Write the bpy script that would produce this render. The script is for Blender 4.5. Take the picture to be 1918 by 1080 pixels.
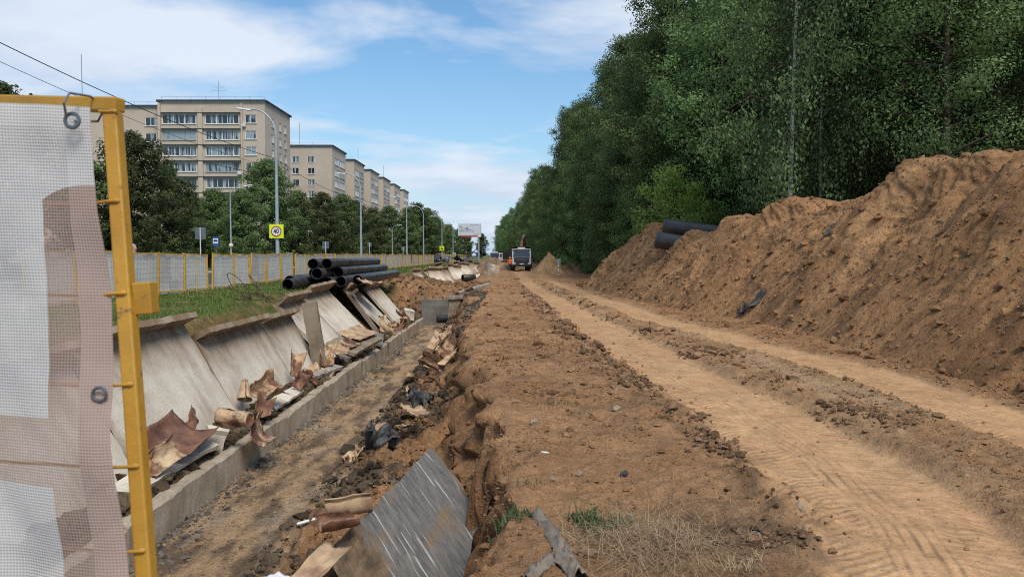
import bpy, bmesh, math, random
import numpy as np
from mathutils import Vector, Matrix

for o in list(bpy.data.objects):
    bpy.data.objects.remove(o)
SC = bpy.context.scene
COL = SC.collection
R = math.radians
rng = np.random.default_rng(7)
random.seed(7)

# ------------------------------------------------------------------ camera
CAM_H, FPX, HOR, CX, CY = 2.0, 1400.0, 478.0, 959.0, 540.0
PITCH = math.atan((CY - HOR) / FPX)
cam_d = bpy.data.cameras.new('camera')
cam = bpy.data.objects.new('camera', cam_d)
COL.objects.link(cam)
cam_d.sensor_width = 36.0
cam_d.lens = 36.0 * FPX / 1918.0
cam_d.clip_start = 0.05
cam_d.clip_end = 20000
cam.location = (0, 0, CAM_H)
cam.rotation_euler = (math.pi / 2 - PITCH, 0, 0)
cam_d.dof.use_dof = True
cam_d.dof.focus_distance = 18.0
cam_d.dof.aperture_fstop = 8.0
SC.camera = cam

# ------------------------------------------------------------------ world: sky with broken cloud
SUN_EL, SUN_AZ = 54.0, 152.0          # azimuth clockwise from +Y (the view direction)
world = bpy.data.worlds.new('World')
SC.world = world
world.use_nodes = True
wt = world.node_tree
for n in list(wt.nodes):
    wt.nodes.remove(n)
def wn(t, **k):
    n = wt.nodes.new(t)
    for a, b in k.items():
        setattr(n, a, b)
    return n
def wl(a, b):
    wt.links.new(a, b)
def wmath(op, a, b=None, clamp=False):
    n = wn('ShaderNodeMath', operation=op, use_clamp=clamp)
    for i, q in enumerate((a, b)):
        if q is None:
            continue
        if isinstance(q, (int, float)):
            n.inputs[i].default_value = q
        else:
            wl(q, n.inputs[i])
    return n.outputs[0]
sky = wn('ShaderNodeTexSky', sky_type='NISHITA', sun_disc=False)
sky.sun_elevation = R(SUN_EL)
sky.sun_rotation = R(SUN_AZ)
sky.air_density = 1.3
sky.dust_density = 0.6
sky.ozone_density = 2.2
tc = wn('ShaderNodeTexCoord')
sep = wn('ShaderNodeSeparateXYZ')
wl(tc.outputs['Generated'], sep.inputs[0])
zz = wmath('ADD', wmath('MAXIMUM', sep.outputs[2], 0.0), 0.16)
px_ = wmath('DIVIDE', sep.outputs[0], zz)
py_ = wmath('DIVIDE', sep.outputs[1], zz)
cmb = wn('ShaderNodeCombineXYZ')
wl(px_, cmb.inputs[0]); wl(py_, cmb.inputs[1])
mp = wn('ShaderNodeMapping')
mp.inputs['Location'].default_value = (2.6, 12.1, 1.7)
mp.inputs['Scale'].default_value = (0.9, 1.15, 1)
wl(cmb.outputs[0], mp.inputs[0])
nz = wn('ShaderNodeTexNoise'); nz.inputs['Scale'].default_value = 1.05
nz.inputs['Detail'].default_value = 9; nz.inputs['Roughness'].default_value = 0.55
nz.inputs['Distortion'].default_value = 0.25
wl(mp.outputs[0], nz.inputs['Vector'])
cr = wn('ShaderNodeValToRGB')
cr.color_ramp.elements[0].position = 0.455; cr.color_ramp.elements[0].color = (0, 0, 0, 1)
cr.color_ramp.elements[1].position = 0.605; cr.color_ramp.elements[1].color = (1, 1, 1, 1)
wl(nz.outputs['Fac'], cr.inputs[0])
# thin veil that thickens towards the horizon, as the air does
veil = wmath('MULTIPLY', wmath('POWER', wmath('SUBTRACT', 1.0, wmath('MAXIMUM', sep.outputs[2], 0.0)), 7.0), 0.85)
fac = wmath('MULTIPLY', cr.outputs[0], 0.88)
nz2 = wn('ShaderNodeTexNoise'); nz2.inputs['Scale'].default_value = 2.1; nz2.inputs['Detail'].default_value = 6
wl(mp.outputs[0], nz2.inputs['Vector'])
cc = wn('ShaderNodeValToRGB')
cc.color_ramp.elements[0].position = 0.36; cc.color_ramp.elements[0].color = (4.3, 4.9, 6.0, 1)
cc.color_ramp.elements[1].position = 0.62; cc.color_ramp.elements[1].color = (5.6, 6.0, 6.6, 1)
wl(nz2.outputs['Fac'], cc.inputs[0])
skyc = wn('ShaderNodeMix', data_type='RGBA', blend_type='MULTIPLY')
skyc.inputs[0].default_value = 1.0
skyc.inputs[7].default_value = (0.56, 0.82, 0.99, 1)
wl(sky.outputs[0], skyc.inputs[6])
vm = wn('ShaderNodeMix', data_type='RGBA')
wl(veil, vm.inputs[0]); wl(skyc.outputs[2], vm.inputs[6]); vm.inputs[7].default_value = (3.9, 4.9, 6.2, 1)
mx = wn('ShaderNodeMix', data_type='RGBA')
wl(fac, mx.inputs[0]); wl(vm.outputs[2], mx.inputs[6]); wl(cc.outputs[0], mx.inputs[7])
bg = wn('ShaderNodeBackground'); bg.inputs['Strength'].default_value = 0.10
wl(mx.outputs[2], bg.inputs[0])
wo = wn('ShaderNodeOutputWorld')
wl(bg.outputs[0], wo.inputs[0])

sun_d = bpy.data.lights.new('sun', 'SUN')
sun_d.energy = 2.3
sun_d.angle = R(24)
sun_d.color = (1.0, 0.93, 0.82)
sun = bpy.data.objects.new('sun', sun_d)
COL.objects.link(sun)
sdir = Vector((math.sin(R(SUN_AZ)) * math.cos(R(SUN_EL)), math.cos(R(SUN_AZ)) * math.cos(R(SUN_EL)), math.sin(R(SUN_EL))))
sun.rotation_euler = sdir.to_track_quat('Z', 'Y').to_euler()
sun.location = (30, -40, 60)

SC.view_settings.view_transform = 'Standard'
SC.view_settings.look = 'None'
SC.view_settings.gamma = 1.0
SC.view_settings.use_curve_mapping = False
SC.view_settings.exposure = 0.56
SC.cycles.max_bounces = 6
SC.cycles.filter_width = 1.05
SC.cycles.transparent_max_bounces = 8
SC.cycles.use_denoising = False

# ------------------------------------------------------------------ helpers
def ray(px, py):
    d = np.array([(px - CX) / FPX, 1.0, -(py - CY) / FPX])
    c, s = math.cos(-PITCH), math.sin(-PITCH)
    return np.array([d[0], d[1] * c - d[2] * s, d[1] * s + d[2] * c])
def at(px, py, Y):
    d = ray(px, py)
    return Vector((d[0] / d[1] * Y, Y, CAM_H + d[2] / d[1] * Y))
def onz(px, py, z):
    d = ray(px, py)
    t = (z - CAM_H) / d[2]
    return Vector((d[0] * t, d[1] * t, z))

def sstep(a, b, x):
    t = np.clip((x - a) / (b - a), 0, 1)
    return t * t * (3 - 2 * t)

_perm = np.random.default_rng(3).permutation(4096).astype(np.int64)
def _h(ix, iy, iz=0):
    return _perm[(_perm[(_perm[ix & 4095] + iy) & 4095] + iz) & 4095]
def noise2(x, y, seed=0):
    x = np.asarray(x, float); y = np.asarray(y, float)
    xi = np.floor(x).astype(np.int64); yi = np.floor(y).astype(np.int64)
    xf = x - xi; yf = y - yi
    u = xf * xf * xf * (xf * (xf * 6 - 15) + 10); v = yf * yf * yf * (yf * (yf * 6 - 15) + 10)
    def g(ax, ay, dx, dy):
        a = _h(ax, ay, seed) * (2 * np.pi / 4096)
        return np.cos(a) * dx + np.sin(a) * dy
    n00 = g(xi, yi, xf, yf); n10 = g(xi + 1, yi, xf - 1, yf)
    n01 = g(xi, yi + 1, xf, yf - 1); n11 = g(xi + 1, yi + 1, xf - 1, yf - 1)
    return ((n00 * (1 - u) + n10 * u) * (1 - v) + (n01 * (1 - u) + n11 * u) * v) * 1.5
def fbm(x, y, oct=4, seed=0, gain=0.5, lac=2.03):
    t = 0; a = 1.0
    for i in range(oct):
        t = t + a * noise2(x, y, seed + i * 17)
        x = x * lac + 3.1; y = y * lac + 1.7; a *= gain
    return t
def ridged(x, y, oct=3, seed=0):
    t = 0; a = 1.0
    for i in range(oct):
        t = t + a * (1 - np.abs(noise2(x, y, seed + i * 13)) * 2)
        x = x * 2.1 + 5; y = y * 2.1 + 2; a *= 0.5
    return t * 0.57

def mesh_np(name, V, F, mat=None, smooth=False, attrs=None, face_attrs=None):
    """V (n,3), F (m,k) constant k"""
    V = np.asarray(V, np.float32); F = np.asarray(F, np.int32)
    me = bpy.data.meshes.new(name)
    m, k = F.shape
    me.vertices.add(len(V)); me.vertices.foreach_set('co', V.ravel())
    me.loops.add(m * k); me.loops.foreach_set('vertex_index', F.ravel())
    me.polygons.add(m)
    me.polygons.foreach_set('loop_start', np.arange(0, m * k, k, dtype=np.int32))
    me.polygons.foreach_set('loop_total', np.full(m, k, np.int32))
    me.polygons.foreach_set('use_smooth', np.full(m, smooth, bool))
    me.update(calc_edges=True)
    for nm, arr in (attrs or {}).items():
        arr = np.asarray(arr, np.float32)
        if arr.ndim == 2:
            arr = arr * np.array([1.06, 0.985, 0.90], np.float32)      # iron-rich, orange-brown earth
            a = me.attributes.new(nm, 'FLOAT_COLOR', 'POINT')
            a.data.foreach_set('color', np.hstack([arr, np.ones((len(arr), 1), np.float32)]).ravel())
        else:
            a = me.attributes.new(nm, 'FLOAT', 'POINT'); a.data.foreach_set('value', arr)
    for nm, arr in (face_attrs or {}).items():
        a = me.attributes.new(nm, 'FLOAT', 'FACE'); a.data.foreach_set('value', np.asarray(arr, np.float32))
    if mat:
        me.materials.append(mat)
    return me

def link(name, me, parent=None, loc=None, rot=None):
    o = bpy.data.objects.new(name, me)
    COL.objects.link(o)
    if parent is not None:
        o.parent = parent
    if loc is not None:
        o.location = loc
    if rot is not None:
        o.rotation_euler = rot
    return o
def tag(o, label=None, cat=None, group=None, kind=None):
    if label: o['label'] = label
    if cat: o['category'] = cat
    if group: o['group'] = group
    if kind or cat: o['kind'] = kind or 'thing'
    return o
def thing(name, label, cat, loc=(0, 0, 0), rot=(0, 0, 0), group=None):
    o = bpy.data.objects.new(name, None)
    COL.objects.link(o)
    o.location = loc; o.rotation_euler = rot
    o.empty_display_size = 0.2
    return tag(o, label, cat, group)
def copy_tree(o, parent=None):
    kids = list(o.children)
    c = o.copy(); COL.objects.link(c); c.parent = parent
    for ch in kids:
        copy_tree(ch, c)
    return c

class MB:
    def __init__(s):
        s.v = []; s.f = []; s.m = []; s.cur = 0
    def add(s, vs, fs):
        b = len(s.v)
        s.v += [tuple(p) for p in vs]
        for f in fs:
            s.f.append(tuple(b + i for i in f)); s.m.append(s.cur)
        return s
    def box(s, c, d, rot=None, taper=1.0):
        hx, hy, hz = d[0] / 2, d[1] / 2, d[2] / 2
        P = []
        for z in (-1, 1):
            t = taper if z > 0 else 1.0
            for x, y in ((-1, -1), (1, -1), (1, 1), (-1, 1)):
                P.append(Vector((x * hx * t, y * hy * t, z * hz)))
        if rot is not None:
            P = [rot @ p for p in P]
        P = [p + Vector(c) for p in P]
        return s.add(P, [(3, 2, 1, 0), (4, 5, 6, 7), (0, 1, 5, 4), (1, 2, 6, 5), (2, 3, 7, 6), (3, 0, 4, 7)])
    def box2(s, a, b):
        return s.box([(a[i] + b[i]) / 2 for i in range(3)], [abs(b[i] - a[i]) for i in range(3)])
    def frame(s, p0, p1):
        d = (Vector(p1) - Vector(p0)); L = d.length; d.normalize()
        up = Vector((0, 0, 1)) if abs(d.z) < 0.95 else Vector((0, 1, 0))
        a = d.cross(up).normalized(); b = a.cross(d).normalized()
        return d, a, b, L
    def bar(s, p0, p1, w, h):
        d, a, b, L = s.frame(p0, p1)
        P = []
        for q in (Vector(p0), Vector(p1)):
            for x, y in ((-1, -1), (1, -1), (1, 1), (-1, 1)):
                P.append(q + a * (x * w / 2) + b * (y * h / 2))
        return s.add(P, [(0, 1, 2, 3), (7, 6, 5, 4), (1, 0, 4, 5), (2, 1, 5, 6), (3, 2, 6, 7), (0, 3, 7, 4)])
    def tube(s, pts, rad, n=8, caps=True):
        pts = [Vector(p) for p in pts]
        if isinstance(rad, (int, float)):
            rad = [rad] * len(pts)
        rings = []
        prev = None
        for i, p in enumerate(pts):
            t = (pts[min(i + 1, len(pts) - 1)] - pts[max(i - 1, 0)]).normalized()
            if prev is None:
                up = Vector((0, 0, 1)) if abs(t.z) < 0.9 else Vector((1, 0, 0))
                a = t.cross(up).normalized()
            else:
                a = (prev - t * prev.dot(t)).normalized()
            prev = a
            b = t.cross(a)
            rings.append([p + (a * math.cos(2 * math.pi * k / n) + b * math.sin(2 * math.pi * k / n)) * rad[i] for k in range(n)])
        V = [q for r in rings for q in r]
        F = []
        for i in range(len(rings) - 1):
            for k in range(n):
                k2 = (k + 1) % n
                F.append((i * n + k, i * n + k2, (i + 1) * n + k2, (i + 1) * n + k))
        if caps:
            F.append(tuple(range(n - 1, -1, -1)))
            F.append(tuple((len(rings) - 1) * n + k for k in range(n)))
        return s.add(V, F)
    def prism(s, poly, vec):
        """poly: list of 3d points (ccw seen against vec), extruded by vec"""
        n = len(poly); vec = Vector(vec)
        P = [Vector(p) for p in poly] + [Vector(p) + vec for p in poly]
        F = [tuple(range(n - 1, -1, -1)), tuple(range(n, 2 * n))]
        for i in range(n):
            j = (i + 1) % n
            F.append((i, j, n + j, n + i))
        return s.add(P, F)
    def lathe(s, prof, c=(0, 0, 0), axis='Z', n=16):
        V = []
        for r, h in prof:
            for k in range(n):
                a = 2 * math.pi * k / n
                p = (r * math.cos(a), r * math.sin(a), h)
                if axis == 'X': p = (p[2], p[0], p[1])
                if axis == 'Y': p = (p[1], p[2], p[0])
                V.append(Vector(p) + Vector(c))
        F = []
        for i in range(len(prof) - 1):
            for k in range(n):
                k2 = (k + 1) % n
                F.append((i * n + k, i * n + k2, (i + 1) * n + k2, (i + 1) * n + k))
        F.append(tuple(range(n - 1, -1, -1))); F.append(tuple((len(prof) - 1) * n + k for k in range(n)))
        return s.add(V, F)
    def sphere(s, c, r, n=10, m=7, sc=(1, 1, 1)):
        V = []; F = []
        for i in range(m + 1):
            th = math.pi * i / m
            for k in range(n):
                ph = 2 * math.pi * k / n
                V.append((c[0] + r * sc[0] * math.sin(th) * math.cos(ph), c[1] + r * sc[1] * math.sin(th) * math.sin(ph), c[2] + r * sc[2] * math.cos(th)))
        for i in range(m):
            for k in range(n):
                k2 = (k + 1) % n
                F.append((i * n + k, (i + 1) * n + k, (i + 1) * n + k2, i * n + k2))
        return s.add(V, F)
    def mesh(s, name, mats, smooth=False):
        me = bpy.data.meshes.new(name)
        me.from_pydata(s.v, [], s.f)
        if not isinstance(mats, (list, tuple)):
            mats = [mats]
        for m in mats:
            me.materials.append(m)
        if len(mats) > 1:
            me.polygons.foreach_set('material_index', s.m)
        if smooth:
            me.polygons.foreach_set('use_smooth', [True] * len(me.polygons))
            try:
                me.set_sharp_from_angle(angle=R(40))
            except Exception:
                pass
        me.update()
        return me
    def build(s, name, mats, parent=None, smooth=False, loc=None, rot=None, bevel=0):
        o = link(name, s.mesh(name, mats, smooth), parent, loc, rot)
        if bevel:
            b = o.modifiers.new('bevel', 'BEVEL'); b.width = bevel; b.segments = 2; b.limit_method = 'ANGLE'
        return o

# ------------------------------------------------------------------ materials
def newmat(name):
    m = bpy.data.materials.new(name); m.use_nodes = True
    nt = m.node_tree
    return m, nt, nt.nodes['Principled BSDF'], nt.nodes['Material Output']
def NN(nt, t, **k):
    n = nt.nodes.new(t)
    for a, b in k.items():
        setattr(n, a, b)
    return n
def nmath(nt, op, a, b=None, clamp=False, c=None):
    n = NN(nt, 'ShaderNodeMath', operation=op, use_clamp=clamp)
    for i, q in enumerate((a, b, c)):
        if q is None: continue
        if isinstance(q, (int, float)): n.inputs[i].default_value = q
        else: nt.links.new(q, n.inputs[i])
    return n.outputs[0]
def nramp(nt, fac, stops):
    n = NN(nt, 'ShaderNodeValToRGB')
    e = n.color_ramp.elements
    while len(e) < len(stops): e.new(0.5)
    for i, (p, c) in enumerate(stops):
        e[i].position = p; e[i].color = tuple(c) + (1,) if len(c) == 3 else c
    nt.links.new(fac, n.inputs[0])
    return n.outputs[0]
def nnoise(nt, vec, scale, detail=5, rough=0.55, dist=0.0):
    n = NN(nt, 'ShaderNodeTexNoise')
    n.inputs['Scale'].default_value = scale; n.inputs['Detail'].default_value = detail
    n.inputs['Roughness'].default_value = rough; n.inputs['Distortion'].default_value = dist
    nt.links.new(vec, n.inputs['Vector'])
    return n.outputs['Fac']
def nmix(nt, fac, a, b, mode='MIX'):
    n = NN(nt, 'ShaderNodeMix', data_type='RGBA', blend_type=mode)
    for i, q in ((0, fac), (6, a), (7, b)):
        if isinstance(q, (int, float)): n.inputs[i].default_value = q
        elif isinstance(q, (tuple, list)): n.inputs[i].default_value = tuple(q) + (1,) if len(q) == 3 else q
        else: nt.links.new(q, n.inputs[i])
    return n.outputs[2]
def nbump(nt, h, dist, strength=1.0):
    n = NN(nt, 'ShaderNodeBump'); n.inputs['Strength'].default_value = strength
    n.inputs['Distance'].default_value = dist
    nt.links.new(h, n.inputs['Height'])
    return n.outputs[0]
def objvec(nt, kind='Object'):
    return NN(nt, 'ShaderNodeTexCoord').outputs[kind]

def simple(name, c1, c2=None, scale=6.0, rough=0.6, metal=0.0, bump=0.0, bscale=None, spec=0.4, rvar=0.0, detail=5, lo=0.35, hi=0.65):
    m, nt, bs, out = newmat(name)
    c2 = c2 or tuple(x * 0.75 for x in c1)
    v = objvec(nt)
    f = nnoise(nt, v, scale, detail)
    col = nramp(nt, f, [(lo, c1), (hi, c2)])
    if rvar:
        oi = NN(nt, 'ShaderNodeObjectInfo').outputs['Random']
        k = nmath(nt, 'MULTIPLY_ADD', oi, rvar, c=1 - rvar / 2)
        hs = NN(nt, 'ShaderNodeHueSaturation'); nt.links.new(col, hs.inputs['Color']); nt.links.new(k, hs.inputs['Value'])
        col = hs.outputs[0]
    nt.links.new(col, bs.inputs['Base Color'])
    bs.inputs['Roughness'].default_value = rough
    bs.inputs['Metallic'].default_value = metal
    bs.inputs['Specular IOR Level'].default_value = spec
    if bump:
        nt.links.new(nbump(nt, nnoise(nt, v, bscale or scale * 4, 6), bump), bs.inputs['Normal'])
    return m

# ------------------------------------------------------------------ ground heightfield
CREST_Y = [0, 4, 4.7, 5.6, 8, 10, 12.9, 16, 23, 34, 41, 60]
CREST_X = [-0.3, -0.25, -0.23, -0.12, -0.2, -0.35, -0.63, -0.95, -1.5, -2.0, -2.5, -2.6]
TRK_Y = [0, 4.65, 5.8, 7.5, 9.6, 13.2, 23, 54, 98, 200, 2500]
TRK_L = [2.0, 2.72, 3.0, 3.16, 3.05, 2.8, 2.3, 1.2, 0.55, -1.5, -60]
TRK_R = [5.6, 5.85, 5.92, 5.98, 6.0, 6.0, 4.6, 3.1, 2.5, 0.4, -58]
FLOOR_Z, KERB_TOP, KERB_X = -1.88, -1.38, -4.8

def seg(X, xs, zs):
    """piecewise-linear with per-row break points (arrays broadcast to X)"""
    out = np.where(X < xs[0], zs[0], zs[-1]) + 0 * X
    for i in range(len(xs) - 1):
        a, b = xs[i], xs[i + 1]
        t = np.clip((X - a) / (b - a), 0, 1)
        out = np.where((X >= a) & (X < b), zs[i] + (zs[i + 1] - zs[i]) * t, out)
    return out

def zones(X, Y):
    d = {}
    d['crest'] = np.interp(Y, CREST_Y, CREST_X) + 0.10 * noise2(Y * 1.3, Y * 0 + 3.3, 5) + 0.06 * noise2(Y * 4.1, Y * 0 + 9.1, 6) + 0.26 * np.exp(-((Y - 7.15) / 0.2) ** 2) - 0.10 * np.exp(-((Y - 7.8) / 0.3) ** 2) + 0.20 * np.exp(-((Y - 12.2) / 0.35) ** 2) - 0.15 * np.exp(-((Y - 11.2) / 0.4) ** 2) + 0.12 * np.exp(-((Y - 9.3) / 0.22) ** 2)
    d['tl'] = np.interp(Y, TRK_Y, TRK_L); d['tr'] = np.interp(Y, TRK_Y, TRK_R)
    wob = 0.10 * noise2(X * 0.9, Y * 0.35, 41)
    hw = 0.84 - 0.28 * sstep(15, 50, Y)
    d['ml'] = 1 - sstep(hw * 0.75, hw * 1.15, np.abs(X - d['tl'] + wob))
    d['mr'] = 1 - sstep(hw * 0.62, hw * 1.0, np.abs(X - d['tr'] + wob))
    d['T'] = sstep(2.4, 4.4, Y) * (1 - sstep(40.6, 47.5 + 1.2 * noise2(X * 0.7, Y * 0.1, 44), Y))
    d['T2'] = sstep(52, 60, Y) * (1 - sstep(125, 140, Y))
    return d

def ground_h(X, Y, detail=True):
    X = np.asarray(X, float); Y = np.asarray(Y, float)
    q = zones(X, Y)
    xc = q['crest']
    near = 1 - sstep(1.5, 4.0, Y)
    zl = 0.62 + 0.05 * fbm(X * 0.25, Y * 0.2, 2, 9)
    zr = 0.42 * near + 0.04 * fbm(X * 0.35, Y * 0.22, 3, 11)
    zr = zr + 0.25 * sstep(9, 16, X) * sstep(30, 50, Y)
    edge = np.interp(Y, [0, 45, 55, 140, 400], [-5.5, -5.5, -6.0, -6.0, -9])
    znt = zl + (zr - zl) * sstep(edge - 2.2, edge + 2.4, X)
    # open trench
    tx = np.interp(Y, [0, 19.6, 21.2, 50], [-7.0, -7.0, -8.3, -8.3])
    o1 = np.ones_like(X)
    foot = np.minimum(xc - 1.0, -1.15)
    lump = 0.22 * fbm(X * 1.1, Y * 0.7, 3, 21)
    zt = seg(X, [tx, tx + 0.15, -5.75 * o1, -5.6 * o1, -5.02 * o1, -4.92 * o1, -3.12 * o1 + 0.18 * noise2(Y * 0.9, Y * 0, 31), foot, xc - 0.50, xc - 0.20, xc - 0.07, xc + 0.09],
             [zl, zl - 0.15, -1.65 * o1, -1.26 + 0.12 * noise2(X * 3, Y * 1.3, 35), KERB_TOP - 0.02 + 0.07 * noise2(X * 2, Y * 2.1, 36), FLOOR_Z * o1, FLOOR_Z * o1, -1.30 + lump, -1.02 + lump * 0.6, -0.66 * o1, zr - 0.16, zr])
    zt = zt - 0.85 * sstep(8.75, 7.9, Y) * sstep(3.6, 5.0, Y) * sstep(-2.5, -1.7, X) * sstep(-0.08, -0.42, X - xc)
    T = q['T']
    # the far end of the trench is a tall sloping face
    z = znt + (zt - znt) * T
    # second, shallower trench further on
    zt2 = seg(X, [-7.9 * o1, -6.7 * o1, -4.2 * o1, -2.6 * o1], [znt, -0.55 * o1, -0.5 * o1, znt + 0.12])
    z = z + (zt2 - z) * q['T2'] * ((X > -7.9) & (X < -2.6))
    # asphalt side is flatter and lower
    z = z + (0.52 - z) * sstep(-12.2, -13.0, X)
    # wheel ruts
    z = z - 0.07 * q['ml'] - 0.06 * q['mr']
    between = (1 - q['ml']) * (1 - q['mr']) * (X > q['tl']) * (X < q['tr']) * sstep(60, 40, Y)
    z = z + 0.035 * between
    if detail:
        fade = 1.0 / (1 + np.maximum(Y - 25, 0) * 0.01)
        rough = np.ones_like(X)
        rough = rough * (1 - 0.9 * np.maximum(q['ml'], q['mr'])) * (1 - 0.88 * sstep(-6.6, -7.2, X) * (1 - 0)) 
        floor = T * (X < -3.05) * (X > -4.9)
        rough = np.where(floor > 0.5, 0.28, rough)
        bank = T * (X < xc + 0.05) * (X > -3.1)
        bank2 = T * (X > -4.9) * 0 + sstep(40, 43, Y) * (1 - sstep(46, 49, Y)) * (X > -8.5) * (X < -1.5)
        amp = 0.058 * rough + 0.11 * np.clip(bank + 1.6 * bank2, 0, 1.6)
        z = z + amp * (fbm(X * 2.3, Y * 2.0, 4, 51) * 0.9)
        cl = np.clip(ridged(X * 4.3, Y * 3.7, 3, 61) - 0.35, 0, 1)
        z = z + cl * (0.05 * rough + 0.17 * np.clip(bank + bank2, 0, 1)) * np.clip(0.55 + 1.2 * noise2(X * 0.6, Y * 0.5, 71), 0.05, 1.6)
        # churned clod ridges beside the tracks
        for c, w, hgt, sd in ((q['tl'] - 0.86, 0.30, 0.21, 81), ((q['tl'] + q['tr']) * 0.5 - 0.35, 0.24, 0.14, 82), ((q['tl'] + q['tr']) * 0.5 + 0.62, 0.2, 0.08, 83)):
            g = np.exp(-((X - c - 0.18 * noise2(Y * 0.8, Y * 0 + sd, sd)) / w) ** 2)
            lumps = np.clip(fbm(X * 5.5, Y * 4.2, 3, sd + 3) * 0.9 + 0.25, 0, 1.3) * np.clip(0.35 + 1.1 * noise2(Y * 0.45, Y * 0 + sd, sd + 7), 0, 1.2)
            z = z + g * hgt * lumps * sstep(3.5, 5, Y)
        # long churned swell in the tracks
        z = z + 0.02 * np.maximum(q['ml'], q['mr']) * fbm(X * 3.0, Y * 0.6, 2, 91)
        cr_ = np.clip(ridged(X * 11.0, Y * 9.5, 2, 65) - 0.3, 0, 1)
        z = z + cr_ * 0.028 * rough * np.clip(0.5 + 1.3 * noise2(X * 1.1, Y * 0.9, 75), 0, 1.5) * fade
        z = z + 0.25 * fbm(X * 0.05, Y * 0.05, 2, 95) * sstep(60, 200, np.abs(X)) 
    return z

def soil_cols(X, Y, Z):
    q = zones(X, Y)
    n1 = fbm(X * 0.8, Y * 0.6, 4, 101); n2 = fbm(X * 3.1, Y * 2.6, 4, 102); n3 = fbm(X * 0.35, Y * 0.25, 3, 103)
    def C(r, g, b): return np.array([r, g, b])
    def lerp(a, b, t): return a + (b - a) * t[:, None]
    soil = lerp(C(.26, .150, .080)[None] + 0 * X[:, None], C(.34, .205, .112)[None], np.clip(0.5 + 0.6 * n1, 0, 1))
    soil = lerp(soil, C(.15, .098, .062)[None], np.clip(n2 * 0.8 - 0.05 + 0.35 * n3, 0, 0.75))
    sand = lerp(C(.44, .29, .165)[None] + 0 * X[:, None], C(.38, .24, .135)[None], np.clip(0.5 + 0.7 * n1, 0, 1))
    road = sstep(-1.5, -0.7, X - q['tl']) * sstep(1.2, 0.5, X - q['tr'])
    soil = lerp(soil, sand * 0.88, road * np.clip(0.68 + 0.8 * n1, 0.25, 0.95))
    m = np.maximum(q['ml'], q['mr'])
    col = lerp(soil, sand, m * np.clip(0.9 + 0.3 * n2, 0, 1))
    # tan crust on the plot left of the track
    crust = np.clip(0.5 + 1.4 * fbm(X * 0.5, Y * 0.4, 3, 111), 0, 1) * (X < q['tl'] - 1.2) * (X > q['crest']) * 0.65
    col = lerp(col, C(.38, .235, .130)[None], crust)
    # damp grey patches down the middle of the track
    mid = np.exp(-((X - (q['tl'] + q['tr']) * 0.5 - 0.1) / 0.55) ** 2) * sstep(5, 8, Y) * sstep(60, 30, Y)
    wet = mid * np.clip(fbm(X * 0.9, Y * 0.35, 3, 121) * 2.2 + 0.35, 0, 1)
    col = lerp(col, C(.43, .315, .205)[None], wet * 0.7)
    dk = np.exp(-((X - q['tl'] + 0.86) / 0.33) ** 2) * np.clip(0.2 + 1.5 * n2, 0, 1)
    col = lerp(col, C(.13, .088, .058)[None], dk * 0.7)
    # trench floor: grey brown mud
    fl = q['T'] * sstep(-1.5, -1.75, Z) * (X > -4.95) * (X < -2.7)
    flc = lerp(C(.37, .265, .165)[None] + 0 * X[:, None], C(.15, .112, .08)[None], np.clip(0.40 + 1.5 * fbm(X * 2.6, Y * 0.9, 4, 131), 0, 1))
    flc = lerp(flc, C(.37, .31, .24)[None], np.clip(fbm(X * 1.1, Y * 0.5, 3, 133) * 2 - 0.5, 0, 0.45))
    col = lerp(col, flc, fl)
    # dark peaty rubble at the foot of the bank, thinning out with distance
    rb = q['T'] * sstep(-1.85, -1.7, Z) * sstep(-0.85, -1.25, Z) * (X > -3.3) * (X < -0.8) * np.clip(0.55 + 1.6 * fbm(X * 0.8, Y * 0.35, 3, 141), 0, 1)
    col = lerp(col, C(.075, .062, .048)[None], rb * 0.9)
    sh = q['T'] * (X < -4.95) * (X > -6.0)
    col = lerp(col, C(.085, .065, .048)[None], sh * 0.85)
    # turf soil left, leaf litter right
    gl = sstep(-6.4, -7.0, X + 0.35 * n2) * (1 - sstep(41, 48, Y) * sstep(-9.4, -8.2, X) * (1 - sstep(50, 54, Y)))
    col = lerp(col, C(.075, .115, .030)[None], gl * np.clip(0.75 + 0.6 * n2, 0, 1))
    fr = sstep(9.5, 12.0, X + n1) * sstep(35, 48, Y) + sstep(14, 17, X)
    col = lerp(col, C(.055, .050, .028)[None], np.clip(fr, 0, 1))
    far = sstep(-26, -30, X)
    col = lerp(col, C(.06, .09, .03)[None], far)
    # grass stain near the straw tuft in front
    tf = np.exp(-(((X - 0.95) / 0.55) ** 2 + ((Y - 5.1) / 0.6) ** 2))
    col = lerp(col, C(.14, .115, .08)[None], tf * 0.6)
    dp = np.exp(-(((X - 1.75) / 0.5) ** 2 + ((Y - 5.3) / 0.45) ** 2))
    col = lerp(col, C(.105, .082, .06)[None], dp * 0.7)
    return np.clip(col, 0.01, 0.9)

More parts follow.
